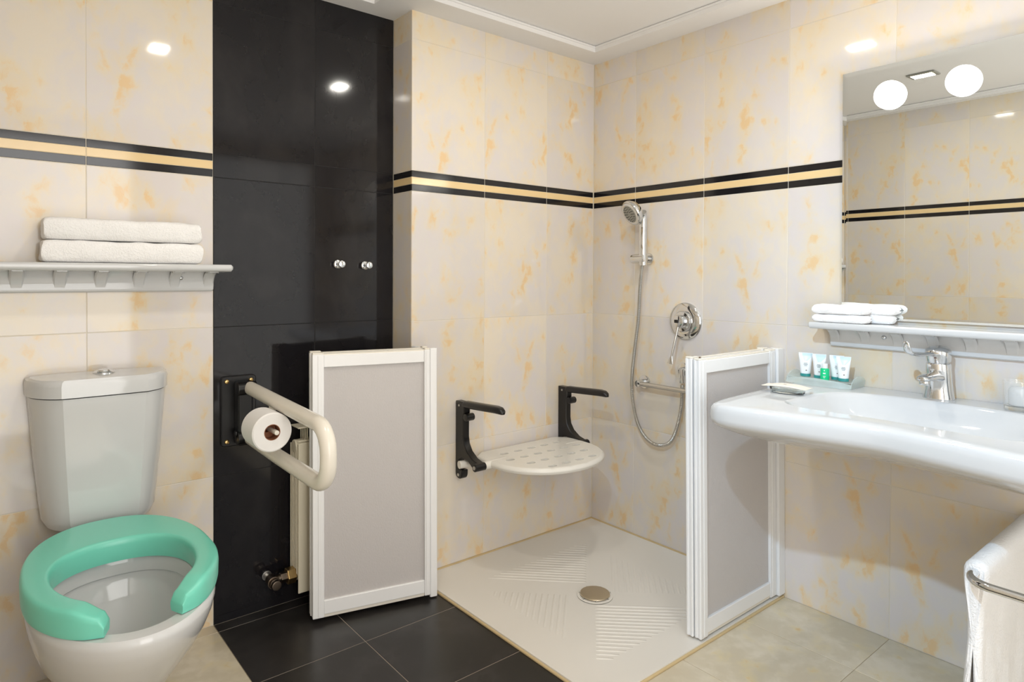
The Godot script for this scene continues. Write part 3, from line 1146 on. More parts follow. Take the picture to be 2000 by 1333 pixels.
# ---------------------------------------------------------------- along the back wall
func radiator() -> void:
	var t := thing("radiator", "cream sectional radiator mounted low on the black tiled wall behind the screen", "radiator")
	for i in 5:
		var x := 0.956 + 0.08 * i
		var b := MB.new()
		# face plate, web and fins of one section
		b.box(P(x, 0.345, 2.352), Vector3(0.074, 0.56, 0.006), 0.002)
		b.box(P(x + 0.018, 0.35, 2.392), Vector3(0.01, 0.5, 0.085), 0.002)
		for f in [2.369, 2.384, 2.399, 2.414, 2.429]:
			b.box(P(x, 0.37, f), Vector3(0.075, 0.49, 0.0028), 0.0008)
		# curved grille at the head
		for f in [2.358, 2.378, 2.398, 2.418]:
			b.box(P(x, 0.645, f), Vector3(0.006, 0.075, 0.006), 0.002)
		b.box(P(x, 0.682, 2.388), Vector3(0.074, 0.006, 0.075), 0.002)
		b.box(P(x, 0.632, 2.354), Vector3(0.074, 0.006, 0.006), 0.002)
		obj("section", b, M.radiator, t)
		for y in [0.61, 0.125]:
			var c := MB.new()
			c.cyl(P(x - 0.039, y, 2.392), P(x + 0.039, y, 2.392), 0.023, 24, 0.003)
			obj("header_tube", c, M.radiator, t)
	var b2 := MB.new()
	b2.cyl(P(0.921, 0.125, 2.392), P(0.888, 0.125, 2.392), 0.03, 6, 0.003)
	obj("bushing", b2, M.brass, t, 20.0)
	for x in [1.0, 1.24]:
		var c := MB.new()
		c.box(P(x, 0.56, 2.434), Vector3(0.03, 0.05, 0.024), 0.002)
		obj("wall_bracket", c, M.radiator, t)
	var v := thing("radiator_valve", "dull metal valve joining the pipe in the black wall to the radiator", "valve")
	var b := MB.new()
	b.cyl(P(0.892, 0.125, 2.392), P(0.866, 0.125, 2.392), 0.02, 6, 0.002)
	b.cyl(P(0.868, 0.125, 2.392), P(0.84, 0.125, 2.392), 0.0145, 20, 0.001)
	obj("union_nut", b, M.dark_brass, v, 20.0)
	b = MB.new()
	b.cyl(P(0.835, 0.125, 2.41), P(0.835, 0.125, 2.352), 0.0185, 24, 0.003)
	b.cyl(P(0.835, 0.125, 2.376), P(0.835, 0.125, 2.366), 0.0225, 24, 0.002)
	b.cyl(P(0.835, 0.125, 2.354), P(0.835, 0.125, 2.336), 0.0175, 24, 0.003)
	obj("valve_body", b, M.dark_brass, v)
	b = MB.new()
	b.cyl(P(0.835, 0.125, 2.41), P(0.835, 0.125, FB), 0.0085, 16)
	b.cyl(P(0.835, 0.125, FB - 0.006), P(0.835, 0.125, FB), 0.018, 24, 0.002)
	obj("pipe", b, M.steel, v)


func grab_rail() -> void:
	var t := thing("grab_rail", "white drop-down grab rail loop hinged to a black plate on the dark wall", "grab rail")
	var b := MB.new()
	b.extrude(rrect(0.122, 0.252, 0.012), 0.014, Transform3D(Basis.IDENTITY, P(0.732, 0.76, FB)), 0.003)
	var pl := obj("plate", b, M.black_plastic, t)
	for q in [[0.69, 0.868], [0.774, 0.868], [0.69, 0.652], [0.774, 0.652]]:
		b = MB.new()
		b.lathe([Vector2(0, 0), Vector2(0.0085, 0), Vector2(0.0085, 0.002), Vector2(0.0065, 0.005), Vector2(0.002, 0.006), Vector2(0.0018, 0.004), Vector2(0, 0.004)], 20, Transform3D(Basis(Vector3.RIGHT, PI / 2), P(q[0], q[1], FB - 0.014)))
		obj("screw", b, M.brass, pl)
	b = MB.new()
	b.extrude(rrect(0.05, 0.225, 0.008), 0.05, Transform3D(Basis.IDENTITY, P(0.74, 0.755, FB - 0.013)), 0.004)
	b.cyl(P(0.712, 0.845, FB - 0.055), P(0.778, 0.845, FB - 0.055), 0.024, 24, 0.003)
	b.cyl(P(0.712, 0.67, FB - 0.055), P(0.778, 0.67, FB - 0.055), 0.024, 24, 0.003)
	b.cyl(P(0.706, 0.685, FB - 0.05), P(0.712, 0.685, FB - 0.05), 0.012, 20, 0.002)
	obj("hinge", b, M.black_plastic, t)
	# loop of tube
	var x := 0.755
	var pts := [P(x, 0.846, FB - 0.065), P(x - 0.003, 0.838, 2.1)]
	for i in 11:
		var a := deg_to_rad(90.0 - 90.0 * i / 10.0)
		pts.append(P(x - 0.008, 0.757 + 0.073 * sin(a), 1.768 - 0.073 * cos(a)))
	for i in 11:
		var a := deg_to_rad(-90.0 * i / 10.0)
		pts.append(P(x - 0.008, 0.735 + 0.073 * sin(a), 1.768 - 0.073 * cos(a)))
	pts.append(P(x - 0.003, 0.663, 2.1))
	pts.append(P(x, 0.668, FB - 0.065))
	b = MB.new()
	b.tube(pts, 0.023, 22)
	obj("tube", b, M.rail_white, t, 60.0)
	b = MB.new()
	b.cyl(P(x - 0.021, 0.843, 2.352), P(x - 0.0185, 0.843, 2.352), 0.003, 10)
	obj("pin", b, M.black_plastic, t)
	# holder for the paper roll
	b = MB.new()
	b.box(P(0.742, 0.79, 2.12), Vector3(0.006, 0.09, 0.05), 0.002)
	b.cyl(P(0.706, 0.769, 2.135), P(0.706, 0.769, 1.975), 0.0075, 16, 0.002)
	b.box(P(0.724, 0.769, 2.128), Vector3(0.042, 0.02, 0.012), 0.002)
	obj("roll_holder", b, M.rail_white, t)
	var r := thing("toilet_roll", "white toilet paper roll with a brown cardboard core hanging on the grab rail", "toilet paper", P(0.697, 0.769, 1.99), Basis.IDENTITY.scaled(Vector3(1.05, 1.05, 1.0)))
	b = MB.new()
	var q := Transform3D(Basis(Vector3.RIGHT, -PI / 2), Vector3.ZERO)
	b.lathe([Vector2(0.0235, 0.001), Vector2(0.054, 0.0), Vector2(0.0575, 0.003), Vector2(0.058, 0.052), Vector2(0.0575, 0.104), Vector2(0.054, 0.107), Vector2(0.0235, 0.106), Vector2(0.0235, 0.001)], 48, q)
	obj("paper", b, M.paper, r)
	b = MB.new()
	b.lathe([Vector2(0.0218, 0.0005), Vector2(0.0232, 0.0005), Vector2(0.0232, 0.105), Vector2(0.0085, 0.105), Vector2(0.0085, 0.05), Vector2(0.0218, 0.04), Vector2(0.0218, 0.0005)], 32, q)
	obj("core", b, M.card, r)


func hooks() -> void:
	var b := MB.new()
	b.lathe([Vector2(0, 0), Vector2(0.0175, 0), Vector2(0.0175, 0.002), Vector2(0.014, 0.005), Vector2(0.0062, 0.006), Vector2(0.0058, 0.03), Vector2(0.012, 0.033), Vector2(0.014, 0.036), Vector2(0.0135, 0.041), Vector2(0.011, 0.0425), Vector2(0, 0.043)], 32, Transform3D(Basis(Vector3.RIGHT, PI / 2), Vector3.ZERO))
	var m := b.done(35.0)
	var i := 0
	for q in [P(1.117, 1.295, FB), P(1.236, 1.292, FB)]:
		var h := put("robe_hook", m, M.chrome, self, q)
		tag(h, ["small chrome robe hook on the black tiles, the one farther from the shower", "small chrome robe hook on the black tiles, the one nearer the shower"][i], "hook", "robe hooks on the black wall")
		i += 1


# ---------------------------------------------------------------- toilet
static func egg(x0: float, hw: float, front: float, fc: float, back: float, y: float, n := 72, pf := 2.0, pb := 2.4) -> PackedVector3Array:
	var r := PackedVector3Array()
	for i in n:
		var a := TAU * i / n          # 0 = front
		var c := cos(a)
		var s := sin(a)
		var e := 2.0 / (pf if c > 0.0 else pb)
		var f := fc - (fc - front) * pow(absf(c), e) if c > 0.0 else fc + (back - fc) * pow(absf(c), e)
		r.append(P(x0 + hw * signf(s) * pow(absf(s), e), y, f))
	return r


func toilet() -> void:
	var x0 := 0.29
	var t := thing("toilet", "white floor-standing toilet with a close-coupled cistern against the marbled wall", "toilet")
	var b := MB.new()
	var rings := []
	for q in [[0.0, 0.128, 1.9, 2.1, 2.4], [0.02, 0.126, 1.9, 2.1, 2.4], [0.06, 0.113, 1.895, 2.08, 2.39], [0.12, 0.112, 1.87, 2.06, 2.38], [0.18, 0.125, 1.825, 2.02, 2.37], [0.24, 0.15, 1.765, 1.985, 2.37], [0.3, 0.176, 1.705, 1.955, 2.37], [0.36, 0.193, 1.645, 1.935, 2.37], [0.405, 0.202, 1.606, 1.925, 2.37], [0.435, 0.206, 1.592, 1.92, 2.37], [0.448, 0.204, 1.594, 1.92, 2.368], [0.455, 0.197, 1.601, 1.92, 2.36],
			[0.455, 0.168, 1.636, 1.905, 2.1], [0.451, 0.16, 1.646, 1.905, 2.09], [0.436, 0.156, 1.652, 1.905, 2.085], [0.413, 0.155, 1.656, 1.905, 2.085], [0.408, 0.16, 1.658, 1.905, 2.09], [0.385, 0.158, 1.665, 1.905, 2.088], [0.33, 0.142, 1.69, 1.9, 2.06], [0.27, 0.11, 1.735, 1.88, 2.01], [0.21, 0.07, 1.78, 1.87, 1.95], [0.15, 0.05, 1.81, 1.87, 1.93]]:
		rings.append(egg(x0, q[1], q[2], q[3], q[4], q[0]))
	b.loft(rings)
	obj("bowl", b, M.ceramic, t, 38.0)
	b = MB.new()
	b.lathe([Vector2(0, 0), Vector2(0.074, 0), Vector2(0.074, 0.003), Vector2(0, 0.003)], 32, Transform3D(Basis.IDENTITY, P(x0, 0.213, 1.866)), 1.0, 1.05)
	obj("water", b, M.water, t)
	# cistern
	var plan := func(hw: float, d: float) -> Array:
		var o := [Vector2(-hw, 0.0), Vector2(-hw, d * 0.18)]
		for i in range(1, 9):
			var k := i / 9.0
			var p := Vector2(-hw, d * 0.18) * (1 - k) * (1 - k) + Vector2(-hw * 0.96, d * 0.8) * 2.0 * k * (1 - k) + Vector2(-hw * 0.58, d) * k * k
			o.append(p)
		o.append(Vector2(-hw * 0.58, d))
		o.append(Vector2(-hw * 0.2, d * 1.012))
		var full := o.duplicate()
		for i in range(o.size() - 1, -1, -1):
			full.append(Vector2(-o[i].x, o[i].y))
		return full
	b = MB.new()
	rings = []
	var xc := 0.301
	for q in [[0.474, 0.115, 0.1], [0.477, 0.128, 0.12], [0.487, 0.143, 0.137], [0.51, 0.154, 0.146], [0.56, 0.159, 0.15], [0.7, 0.172, 0.158], [0.86, 0.184, 0.165], [0.884, 0.1855, 0.166]]:
		var r := PackedVector3Array()
		for p in plan.call(q[1], q[2]):
			r.append(P(xc + p.x, q[0], FB - 0.002 - p.y))
		rings.append(r)
	b.loft(rings)
	b.box(P(xc, 0.464, 2.36), Vector3(0.16, 0.026, 0.13), 0.008)
	obj("cistern", b, M.ceramic, t, 22.0)
	b = MB.new()
	rings = []
	for q in [[0.8865, 0.186, 0.167], [0.888, 0.191, 0.172], [0.922, 0.192, 0.173], [0.934, 0.188, 0.169], [0.94, 0.178, 0.158], [0.9425, 0.12, 0.11]]:
		var r := PackedVector3Array()
		for p in plan.call(q[1], q[2]):
			r.append(P(xc + p.x, q[0], FB - 0.002 - p.y - (0.0 if q[0] < 0.94 else 0.01)))
		rings.append(r)
	b.loft(rings)
	obj("cistern_lid", b, M.ceramic, t, 24.0)
	b = MB.new()
	b.lathe([Vector2(0, 0.0), Vector2(0.03, 0.0), Vector2(0.03, 0.004), Vector2(0.026, 0.008), Vector2(0.022, 0.008), Vector2(0.0, 0.007)], 32, Transform3D(Basis.IDENTITY, P(0.307, 0.9415, 2.37)))
	var fb := obj("flush_button", b, M.chrome, t)
	b = MB.new()
	b.lathe([Vector2(0, 0.0), Vector2(0.019, 0.0), Vector2(0.017, 0.005), Vector2(0.0, 0.008)], 24, Transform3D(Basis.IDENTITY, P(0.307, 0.948, 2.37)))
	obj("button_cap", b, M.chrome, fb)
	# raised horseshoe seat
	b = MB.new()
	rings = []
	var n := 110
	var a0 := 0.4
	for i in n + 1:
		var a := lerpf(a0, TAU - a0, float(i) / n)
		var away: float = minf(a - a0, TAU - a0 - a)       # from the tip
		var k := smoothstep(0.0, 0.34, away)
		var kk := smoothstep(-0.03, 0.2, away)
		var o := eggp(x0, 0.214, 1.612, 1.905, 2.268, a)
		var q := eggp(x0, 0.156, 1.672, 1.9, 2.066, a)
		var w := q - o
		var ob := o + w * (0.1 * (1.0 - kk) + 0.1 * (1.0 - k))
		var ib := q - w * (0.03 * (1.0 - kk))
		var h := 0.458 + 0.062 * (0.66 + 0.34 * k) * (0.6 + 0.4 * sqrt(clampf(away / 0.05, 0.0, 1.0)))
		var yb := 0.4565
		var dir := (ib - ob)
		var wid := dir.length()
		dir /= wid
		var hh := h - yb
		var r := PackedVector3Array()
		# section from the inner foot round over the top to the outer foot
		for s in [[wid - 0.004, 0.0], [wid - 0.0005, hh * 0.3], [wid, hh * 0.7], [wid - 0.0015, hh * 0.86], [wid - 0.005, hh * 0.95], [wid - 0.011, hh * 0.99], [wid * 0.5, hh], [0.012, hh * 0.992], [0.0055, hh * 0.955], [0.0015, hh * 0.87], [0.0, hh * 0.7], [0.001, hh * 0.2], [0.004, 0.0]]:
			var p: Vector2 = ob + dir * s[0]
			r.append(P(p.x, yb + s[1], p.y))
		rings.append(r)
	b.loft(rings)
	var st := obj("raised_seat", b, M.green, t, 50.0)
	st.set_meta("label", "thick mint green raised toilet seat with an open front")


static func eggp(x0: float, hw: float, front: float, fc: float, back: float, a: float) -> Vector2:
	var c := cos(a)
	var s := sin(a)
	var e := 2.0 / (2.0 if c > 0.0 else 2.3)
	return Vector2(x0 + hw * signf(s) * pow(absf(s), e), fc - (fc - front) * pow(absf(c), e) if c > 0.0 else fc + (back - fc) * pow(absf(c), e))


# ---------------------------------------------------------------- shelves and linen
# local x along the wall, y up from the shelf top, z out of the wall
func shelf(called: String, label: String, len: float, depth: float, at: Vector3, basis: Basis, screw_at: float) -> void:
	var t := thing(called, label, "shelf", at, basis)
	var b := MB.new()
	# slab: rounded front edge
	var prof := PackedVector2Array([Vector2(0.002, 0.0), Vector2(depth - 0.01, 0.0)])
	prof.append_array(PackedVector2Array(arc(Vector2(depth - 0.008, -0.008), 0.008, 80, 0, 4)))
	prof.append_array(PackedVector2Array(arc(Vector2(depth - 0.012, -0.012), 0.012, 0, -85, 5)))
	prof.append(Vector2(0.002, -0.028))
	b.extrude(prof, len, Transform3D(Basis(Vector3(0, 0, 1), Vector3(0, 1, 0), Vector3(-1, 0, 0)), Vector3(len, 0, 0)), 0.006)
	obj("board", b, M.ceramic, t)
	# back plate with a lip
	var inset := 0.034
	b = MB.new()
	var bp := PackedVector2Array([Vector2(0.001, -0.026), Vector2(0.034, -0.026), Vector2(0.023, -0.045), Vector2(0.018, -0.066), Vector2(0.0185, -0.08), Vector2(0.0165, -0.088), Vector2(0.01, -0.092), Vector2(0.001, -0.092)])
	b.extrude(bp, len - 2 * inset, Transform3D(Basis(Vector3(0, 0, 1), Vector3(0, 1, 0), Vector3(-1, 0, 0)), Vector3(len - inset, 0, 0)), 0.003)
	obj("back_plate", b, M.ceramic, t, 30.0)
	# coved ribs
	var n := int((len - 2 * inset) / 0.104)
	for i in n + 1:
		var x := inset + 0.018 + (len - 2 * inset - 0.036) * i / n
		var rd := depth - 0.045
		var pr := PackedVector2Array([Vector2(0.012, -0.024), Vector2(rd, -0.024)])
		for k in range(0, 9):
			var a := deg_to_rad(90.0 + 90.0 * k / 8.0)
			pr.append(Vector2(rd + (rd - 0.018) * cos(a), -0.08 + 0.053 * sin(a)))
		pr.append(Vector2(0.012, -0.08))
		b = MB.new()
		b.extrude(pr, 0.036, Transform3D(Basis(Vector3(0, 0, 1), Vector3(0, 1, 0), Vector3(-1, 0, 0)), Vector3(x + 0.018, 0, 0)), 0.005)
		obj("rib", b, M.ceramic, t, 35.0)
	b = MB.new()
	b.lathe([Vector2(0, 0), Vector2(0.0085, 0), Vector2(0.0085, 0.003), Vector2(0.0055, 0.007), Vector2(0, 0.0085)], 20, Transform3D(Basis(Vector3.RIGHT, PI / 2), Vector3(screw_at, -0.046, 0.0215)))
	obj("screw_cap", b, M.chrome, t)


# folded towel: local x along, y up, z front
func towel_mesh(w: float, h: float, d: float, sd: int, layers: int, lump := 0.003, endr := 0.012, amt := 0.1) -> ArrayMesh:
	var n := FastNoiseLite.new()
	n.seed = sd
	n.frequency = 9.0
	n.fractal_octaves = 2
	var b := MB.new()
	# cross-section in (z, y): full rounded front fold; the ends of the sheet lie in the back
	var sec := []
	var lh := h / layers
	for i in range(0, 17):
		var a := deg_to_rad(-90.0 + 180.0 * i / 16.0)
		sec.append(Vector2(d / 2 - h * 0.42 + h * 0.42 * pow(maxf(cos(a), 0.0), 0.65), h / 2 + h / 2 * signf(sin(a)) * pow(absf(sin(a)), 0.8)))
	for i in range(1, 8):
		sec.append(Vector2(lerpf(d / 2 - h * 0.42, -d / 2 + 0.01, i / 8.0), h))
	for l in layers:
		var y := h - lh * l
		sec.append(Vector2(-d / 2 + 0.012, y - lh * 0.08))
		sec.append(Vector2(-d / 2 + 0.002, y - lh * 0.28))
		sec.append(Vector2(-d / 2, y - lh * 0.5))
		sec.append(Vector2(-d / 2 + 0.002, y - lh * 0.72))
		sec.append(Vector2(-d / 2 + 0.012, y - lh * 0.92))
	for i in range(1, 8):
		sec.append(Vector2(lerpf(-d / 2 + 0.01, d / 2 - h * 0.42, i / 8.0), 0.0))
	var rings := []
	var m := int(w / 0.004)
	for i in m + 1:
		var x := -w / 2 + w * i / m
		var e: float = minf(x + w / 2, w / 2 - x)
		var sc := 1.0
		if e < endr:
			sc = 1.0 - amt + amt * sqrt(1.0 - pow(1.0 - e / endr, 2.0))
		var r := PackedVector3Array()
		for p in sec:
			var q: Vector2 = Vector2(p.x * (0.97 + 0.03 * sc), h / 2 + (p.y - h / 2) * sc)
			var k := n.get_noise_3d(x, q.y, q.x)
			var k2 := n.get_noise_3d(x + 5.0, q.y, q.x)
			q += Vector2(k * lump, k2 * lump * (0.0 if p.y < h * 0.12 else 1.0))
			r.append(Vector3(x + n.get_noise_3d(x * 0.2 + 9.0, q.y * 2.0, q.x) * lump, maxf(q.y, 0.0), q.x))
		rings.append(r)
	b.loft(rings)
	return b.done(60.0)


func wall_shelves() -> void:
	shelf("shelf", "white ceramic wall shelf holding bath towels above the toilet", 0.745, 0.132, P(-0.066, 1.285, FB), Basis.IDENTITY, 0.604)
	shelf("shelf", "white ceramic wall shelf under the mirror above the washbasin", 0.84, 0.123, P(XW, 1.092, 1.125), Basis(Vector3(0, 0, 1), Vector3.UP, Vector3(-1, 0, 0)), 0.22)
	# bath towels
	var o := put("bath_towel", towel_mesh(0.436, 0.066, 0.115, 3, 3, 0.004, 0.018, 0.22), M.towel, self, P(0.366, 1.2855, FB - 0.07))
	tag(o, "thick folded white bath towel directly on the left wall shelf, lower of the pair", "towel", "folded bath towels")
	o = put("bath_towel", towel_mesh(0.428, 0.066, 0.112, 8, 3, 0.004, 0.018, 0.22), M.towel, self, P(0.366, 1.3535, FB - 0.068))
	tag(o, "thick folded white bath towel lying on top of another on the left wall shelf", "towel", "folded bath towels")
	# face cloths on the shelf under the mirror
	var turn := Basis(Vector3(0, 0, 1), Vector3.UP, Vector3(-1, 0, 0))
	var i := 0
	for q in [[2.342, 1.0925, 1.018, 0.182, 0.03, 0.056, 21, 0.0], [2.342, 1.1222, 1.022, 0.18, 0.0325, 0.058, 25, 0.0], [2.3935, 1.0925, 0.955, 0.18, 0.031, 0.042, 29, 0.0], [2.391, 1.1232, 0.952, 0.19, 0.035, 0.046, 33, 0.0]]:
		o = put("face_cloth", towel_mesh(q[3], q[4], q[5], q[6], 2, 0.0045, 0.02, 0.5), M.towel, self, P(q[0], q[1], q[2]), turn)
		tag(o, ["small folded white face cloth on the mirror shelf, bottom of the front pair", "small folded white face cloth on the mirror shelf, top of the front pair", "small white face cloth against the mirror, under another rolled one", "small rolled white face cloth against the mirror, on top of the back pair"][i], "face cloth", "face cloths on the mirror shelf")
		i += 1


# ---------------------------------------------------------------- mirror with bulbs
func mirror() -> void:
	var f0 := 0.309
	var f1 := 1.053
	var y0 := 1.104
	var y1 := 1.982
	# local x along the wall (towards the viewer), y up, z out of the wall; leans out slightly at the top
	var turn := Basis(Vector3(0, 0, 1), Vector3.UP, Vector3(-1, 0, 0)) * Basis(Vector3.RIGHT, deg_to_rad(0.73))
	var t := thing("mirror", "large frameless wall mirror above the washbasin, with globe bulbs on it", "mirror", P(XW - 0.008, y0, f1), turn)
	var w := f1 - f0
	var h := (y1 - y0) / cos(deg_to_rad(0.73))
	var b := MB.new()
	var bv := 0.014
	var rings := []
	for q in [[0.0, 0.0038], [bv, 0.0045]]:
		rings.append(PackedVector3Array([Vector3(q[0], q[0], q[1]), Vector3(w - q[0], q[0], q[1]), Vector3(w - q[0], h - q[0], q[1]), Vector3(q[0], h - q[0], q[1])]))
	b.loft(rings)
	obj("glass", b, M.mirror, t, 0.5)
	b = MB.new()
	b.box(Vector3(w / 2, h / 2, -0.0002), Vector3(w, h, 0.0076))
	obj("glass_edge", b, M.mirror_edge, t)
	var k := 0
	for f in [0.895, 0.681, 0.467]:
		var c := Vector3(f1 - f, 1.875 - y0, 0.0045)
		var g := thing("globe_bulb", ["round glowing white bulb on the mirror, first from the shower end", "round glowing white bulb on the mirror, second from the shower end", "round glowing white bulb on the mirror, third from the shower end"][k], "bulb", t.transform * c, turn, "globe bulbs on the mirror")
		k += 1
		var m := MB.new()
		var pr := [Vector2(0, 0.0005)]
		var r := 0.0475
		var z0 := 0.007
		for i in 17:
			var a := lerpf(-asin((z0 - 0.0005) / r), PI / 2, i / 16.0)
			pr.append(Vector2(r * cos(a), z0 + r * sin(a)))
		m.lathe(pr, 40, Transform3D(Basis(Vector3.RIGHT, PI / 2), Vector3.ZERO))
		obj("globe", m, M.opal, g, 60.0)
		var l := OmniLight3D.new()
		l.name = "lamp"
		l.light_energy = 0.06
		l.light_size = 0.03
		l.light_color = Color(1.0, 0.96, 0.9)
		l.omni_range = 6.0
		l.omni_attenuation = 2.0
		l.shadow_enabled = true
		l.position = Vector3(0, 0, 0.022)
		g.add_child(l, true)


# ---------------------------------------------------------------- washbasin
func basin() -> void:
	var t := thing("washbasin", "wide white accessible washbasin with a concave front edge below the mirror", "washbasin")
	var half := [Vector2(2.431, 1.2), Vector2(2.36, 1.199), Vector2(2.28, 1.1965), Vector2(2.2, 1.194), Vector2(2.1, 1.19), Vector2(2.0, 1.186), Vector2(1.92, 1.181), Vector2(1.85, 1.175), Vector2(1.795, 1.168), Vector2(1.758, 1.157), Vector2(1.737, 1.14), Vector2(1.729, 1.115), Vector2(1.73, 1.085), Vector2(1.735, 1.05), Vector2(1.741, 1.01), Vector2(1.75, 0.965), Vector2(1.76, 0.915), Vector2(1.77, 0.865), Vector2(1.78, 0.815), Vector2(1.788, 0.77), Vector2(1.794, 0.735), Vector2(1.796, 0.7)]
	var out := []
	for p in half:
		out.append(p)
	for i in range(half.size() - 2, -1, -1):
		out.append(Vector2(half[i].x, 1.4 - half[i].y))
	for i in range(1, 24):
		out.append(Vector2(2.431, lerpf(0.2, 1.2, i / 24.0)))
	var c0 := Vector2(2.1, 0.7)
	var back := 2.431
	var inset := func(d: float, y: float) -> PackedVector3Array:
		var r := PackedVector3Array()
		for p in out:
			var q: Vector2 = p + (c0 - p).normalized() * d
			if p.x > 2.4305:
				q = Vector2(back, clampf(0.7 + (p.y - 0.7) * (1.0 - d / 0.5), 0.2, 1.2))
			r.append(P(q.x, y, q.y))
		return r
	var under := func(s: float, y: float) -> PackedVector3Array:
		var r := PackedVector3Array()
		var c := Vector2(2.3, 0.7)
		for p in out:
			var q: Vector2 = Vector2(c.x + (p.x - c.x) * (1.0 - s), c.y + (p.y - c.y) * (1.0 - s * 0.62))
			if p.x > 2.4305:
				q.x = back
			r.append(P(minf(q.x, back), y, q.y))
		return r
	var bowl := func(k: float, y: float) -> PackedVector3Array:
		var r := PackedVector3Array()
		for p in out:
			var dirv: Vector2 = (p - c0).normalized()
			var a := dirv.angle()
			var e := 2.0 / 2.7
			var q := Vector2(0.205 * signf(cos(a)) * pow(absf(cos(a)), e), 0.315 * signf(sin(a)) * pow(absf(sin(a)), e))
			var x := c0.x + 0.008 + q.x * k
			if q.x < 0.0:
				x -= 0.9 * q.y * q.y * k
			r.append(P(x, y, c0.y + q.y * k))
		return r
	var b := MB.new()
	var rings := [under.call(0.66, 0.700), under.call(0.6, 0.7025), under.call(0.5, 0.712), under.call(0.38, 0.728), under.call(0.26, 0.746), under.call(0.15, 0.765), under.call(0.08, 0.78), under.call(0.035, 0.793), under.call(0.015, 0.801), under.call(0.004, 0.81), inset.call(0.0, 0.82), inset.call(0.0, 0.84), inset.call(0.003, 0.8515), inset.call(0.009, 0.859), inset.call(0.02, 0.8635), inset.call(0.04, 0.865), inset.call(0.06, 0.865)]
	rings.append_array([bowl.call(1.03, 0.865), bowl.call(1.0, 0.8635), bowl.call(0.975, 0.857), bowl.call(0.94, 0.843), bowl.call(0.86, 0.812), bowl.call(0.74, 0.783), bowl.call(0.58, 0.765), bowl.call(0.35, 0.755), bowl.call(0.12, 0.751)])
	b.loft(rings)
	obj("basin_body", b, M.ceramic, t, 50.0)
	b = MB.new()
	b.lathe([Vector2(0, 0.0), Vector2(0.024, 0.0), Vector2(0.022, 0.004), Vector2(0.0, 0.003)], 28, Transform3D(Basis.IDENTITY, P(2.11, 0.751, 0.7)))
	obj("waste", b, M.chrome, t)
	# mixer tap
	var m := thing("basin_mixer", "chrome single-lever basin tap with a long medical lever on the washbasin", "tap", P(2.376, 0.865, 0.728), Basis.IDENTITY.scaled(Vector3(1.2, 1.0, 1.2)))
	b = MB.new()
	rings = []
	for q in [[0.0, 0.0335, 0.037, 0.0], [0.004, 0.034, 0.037, 0.0], [0.03, 0.031, 0.033, 0.0], [0.06, 0.03, 0.031, 0.002], [0.09, 0.0295, 0.03, 0.004], [0.112, 0.029, 0.029, 0.006], [0.116, 0.026, 0.026, 0.006]]:
		var r := PackedVector3Array()
		for k in 36:
			var a := TAU * k / 36.0
			r.append(Vector3(cos(a) * q[1] - q[3], q[0], sin(a) * q[2]))
		rings.append(r)
	b.loft(rings)
	obj("tap_body", b, M.chrome, m, 50.0)
	b = MB.new()
	rings = []
	for q in [[-0.01, 0.068, 0.022, 0.017], [-0.04, 0.073, 0.021, 0.014], [-0.07, 0.076, 0.02, 0.012], [-0.1, 0.077, 0.019, 0.0105], [-0.118, 0.0765, 0.015, 0.009], [-0.124, 0.076, 0.008, 0.006]]:
		var r := PackedVector3Array()
		for k in 24:
			var a := TAU * k / 24.0
			r.append(Vector3(q[0], q[1] + sin(a) * q[3], cos(a) * q[2]))
		rings.append(r)
	b.loft(rings)
	b.cyl(Vector3(-0.104, 0.07, 0), Vector3(-0.104, 0.056, 0), 0.0125, 24, 0.002)
	obj("spout", b, M.chrome, m, 50.0)
	b = MB.new()
	rings = []
	for q in [[0.118, 0.026, 0.0], [0.121, 0.0285, 0.0], [0.14, 0.03, -0.001], [0.152, 0.0305, -0.003], [0.16, 0.028, -0.004], [0.166, 0.02, -0.004], [0.168, 0.01, -0.004]]:
		var r := PackedVector3Array()
		for k in 32:
			var a := TAU * k / 32.0
			r.append(Vector3(cos(a) * q[1] + q[2] - 0.006, q[0] + cos(a) * 0.003, sin(a) * q[1]))
		rings.append(r)
	b.loft(rings)
	var hd := obj("tap_head", b, M.chrome, m, 45.0)
	b = MB.new()
	rings = []
	var dl := Vector3(-0.9, 0.0, -0.32).normalized()
	var sl := dl.cross(Vector3.UP)
	for q in [[0.008, 0.142, 0.018, 0.012], [0.03, 0.144, 0.015, 0.008], [0.06, 0.144, 0.0095, 0.0055], [0.09, 0.144, 0.0075, 0.005], [0.112, 0.147, 0.0085, 0.005], [0.126, 0.155, 0.011, 0.006], [0.133, 0.169, 0.011, 0.005], [0.136, 0.183, 0.009, 0.004], [0.137, 0.188, 0.005, 0.003]]:
		var r := PackedVector3Array()
		var up: float = 0.0 if q[0] < 0.115 else clampf((q[0] - 0.112) / 0.018, 0.0, 1.0)
		var nn := (Vector3.UP * (1.0 - up) + -dl * up).normalized()
		for k in 16:
			var a := TAU * k / 16.0
			r.append(dl * q[0] * 0.87 + Vector3(-0.006, q[1], 0) + sl * cos(a) * q[2] + nn * sin(a) * q[3])
		rings.append(r)
	b.loft(rings)
	obj("lever", b, M.chrome, m, 60.0)
	b = MB.new()
	b.cyl(Vector3(-0.036, 0.134, 0.002), Vector3(-0.0375, 0.134, 0.002), 0.003, 10)
	obj("indicator", b, M.print_brown, hd)


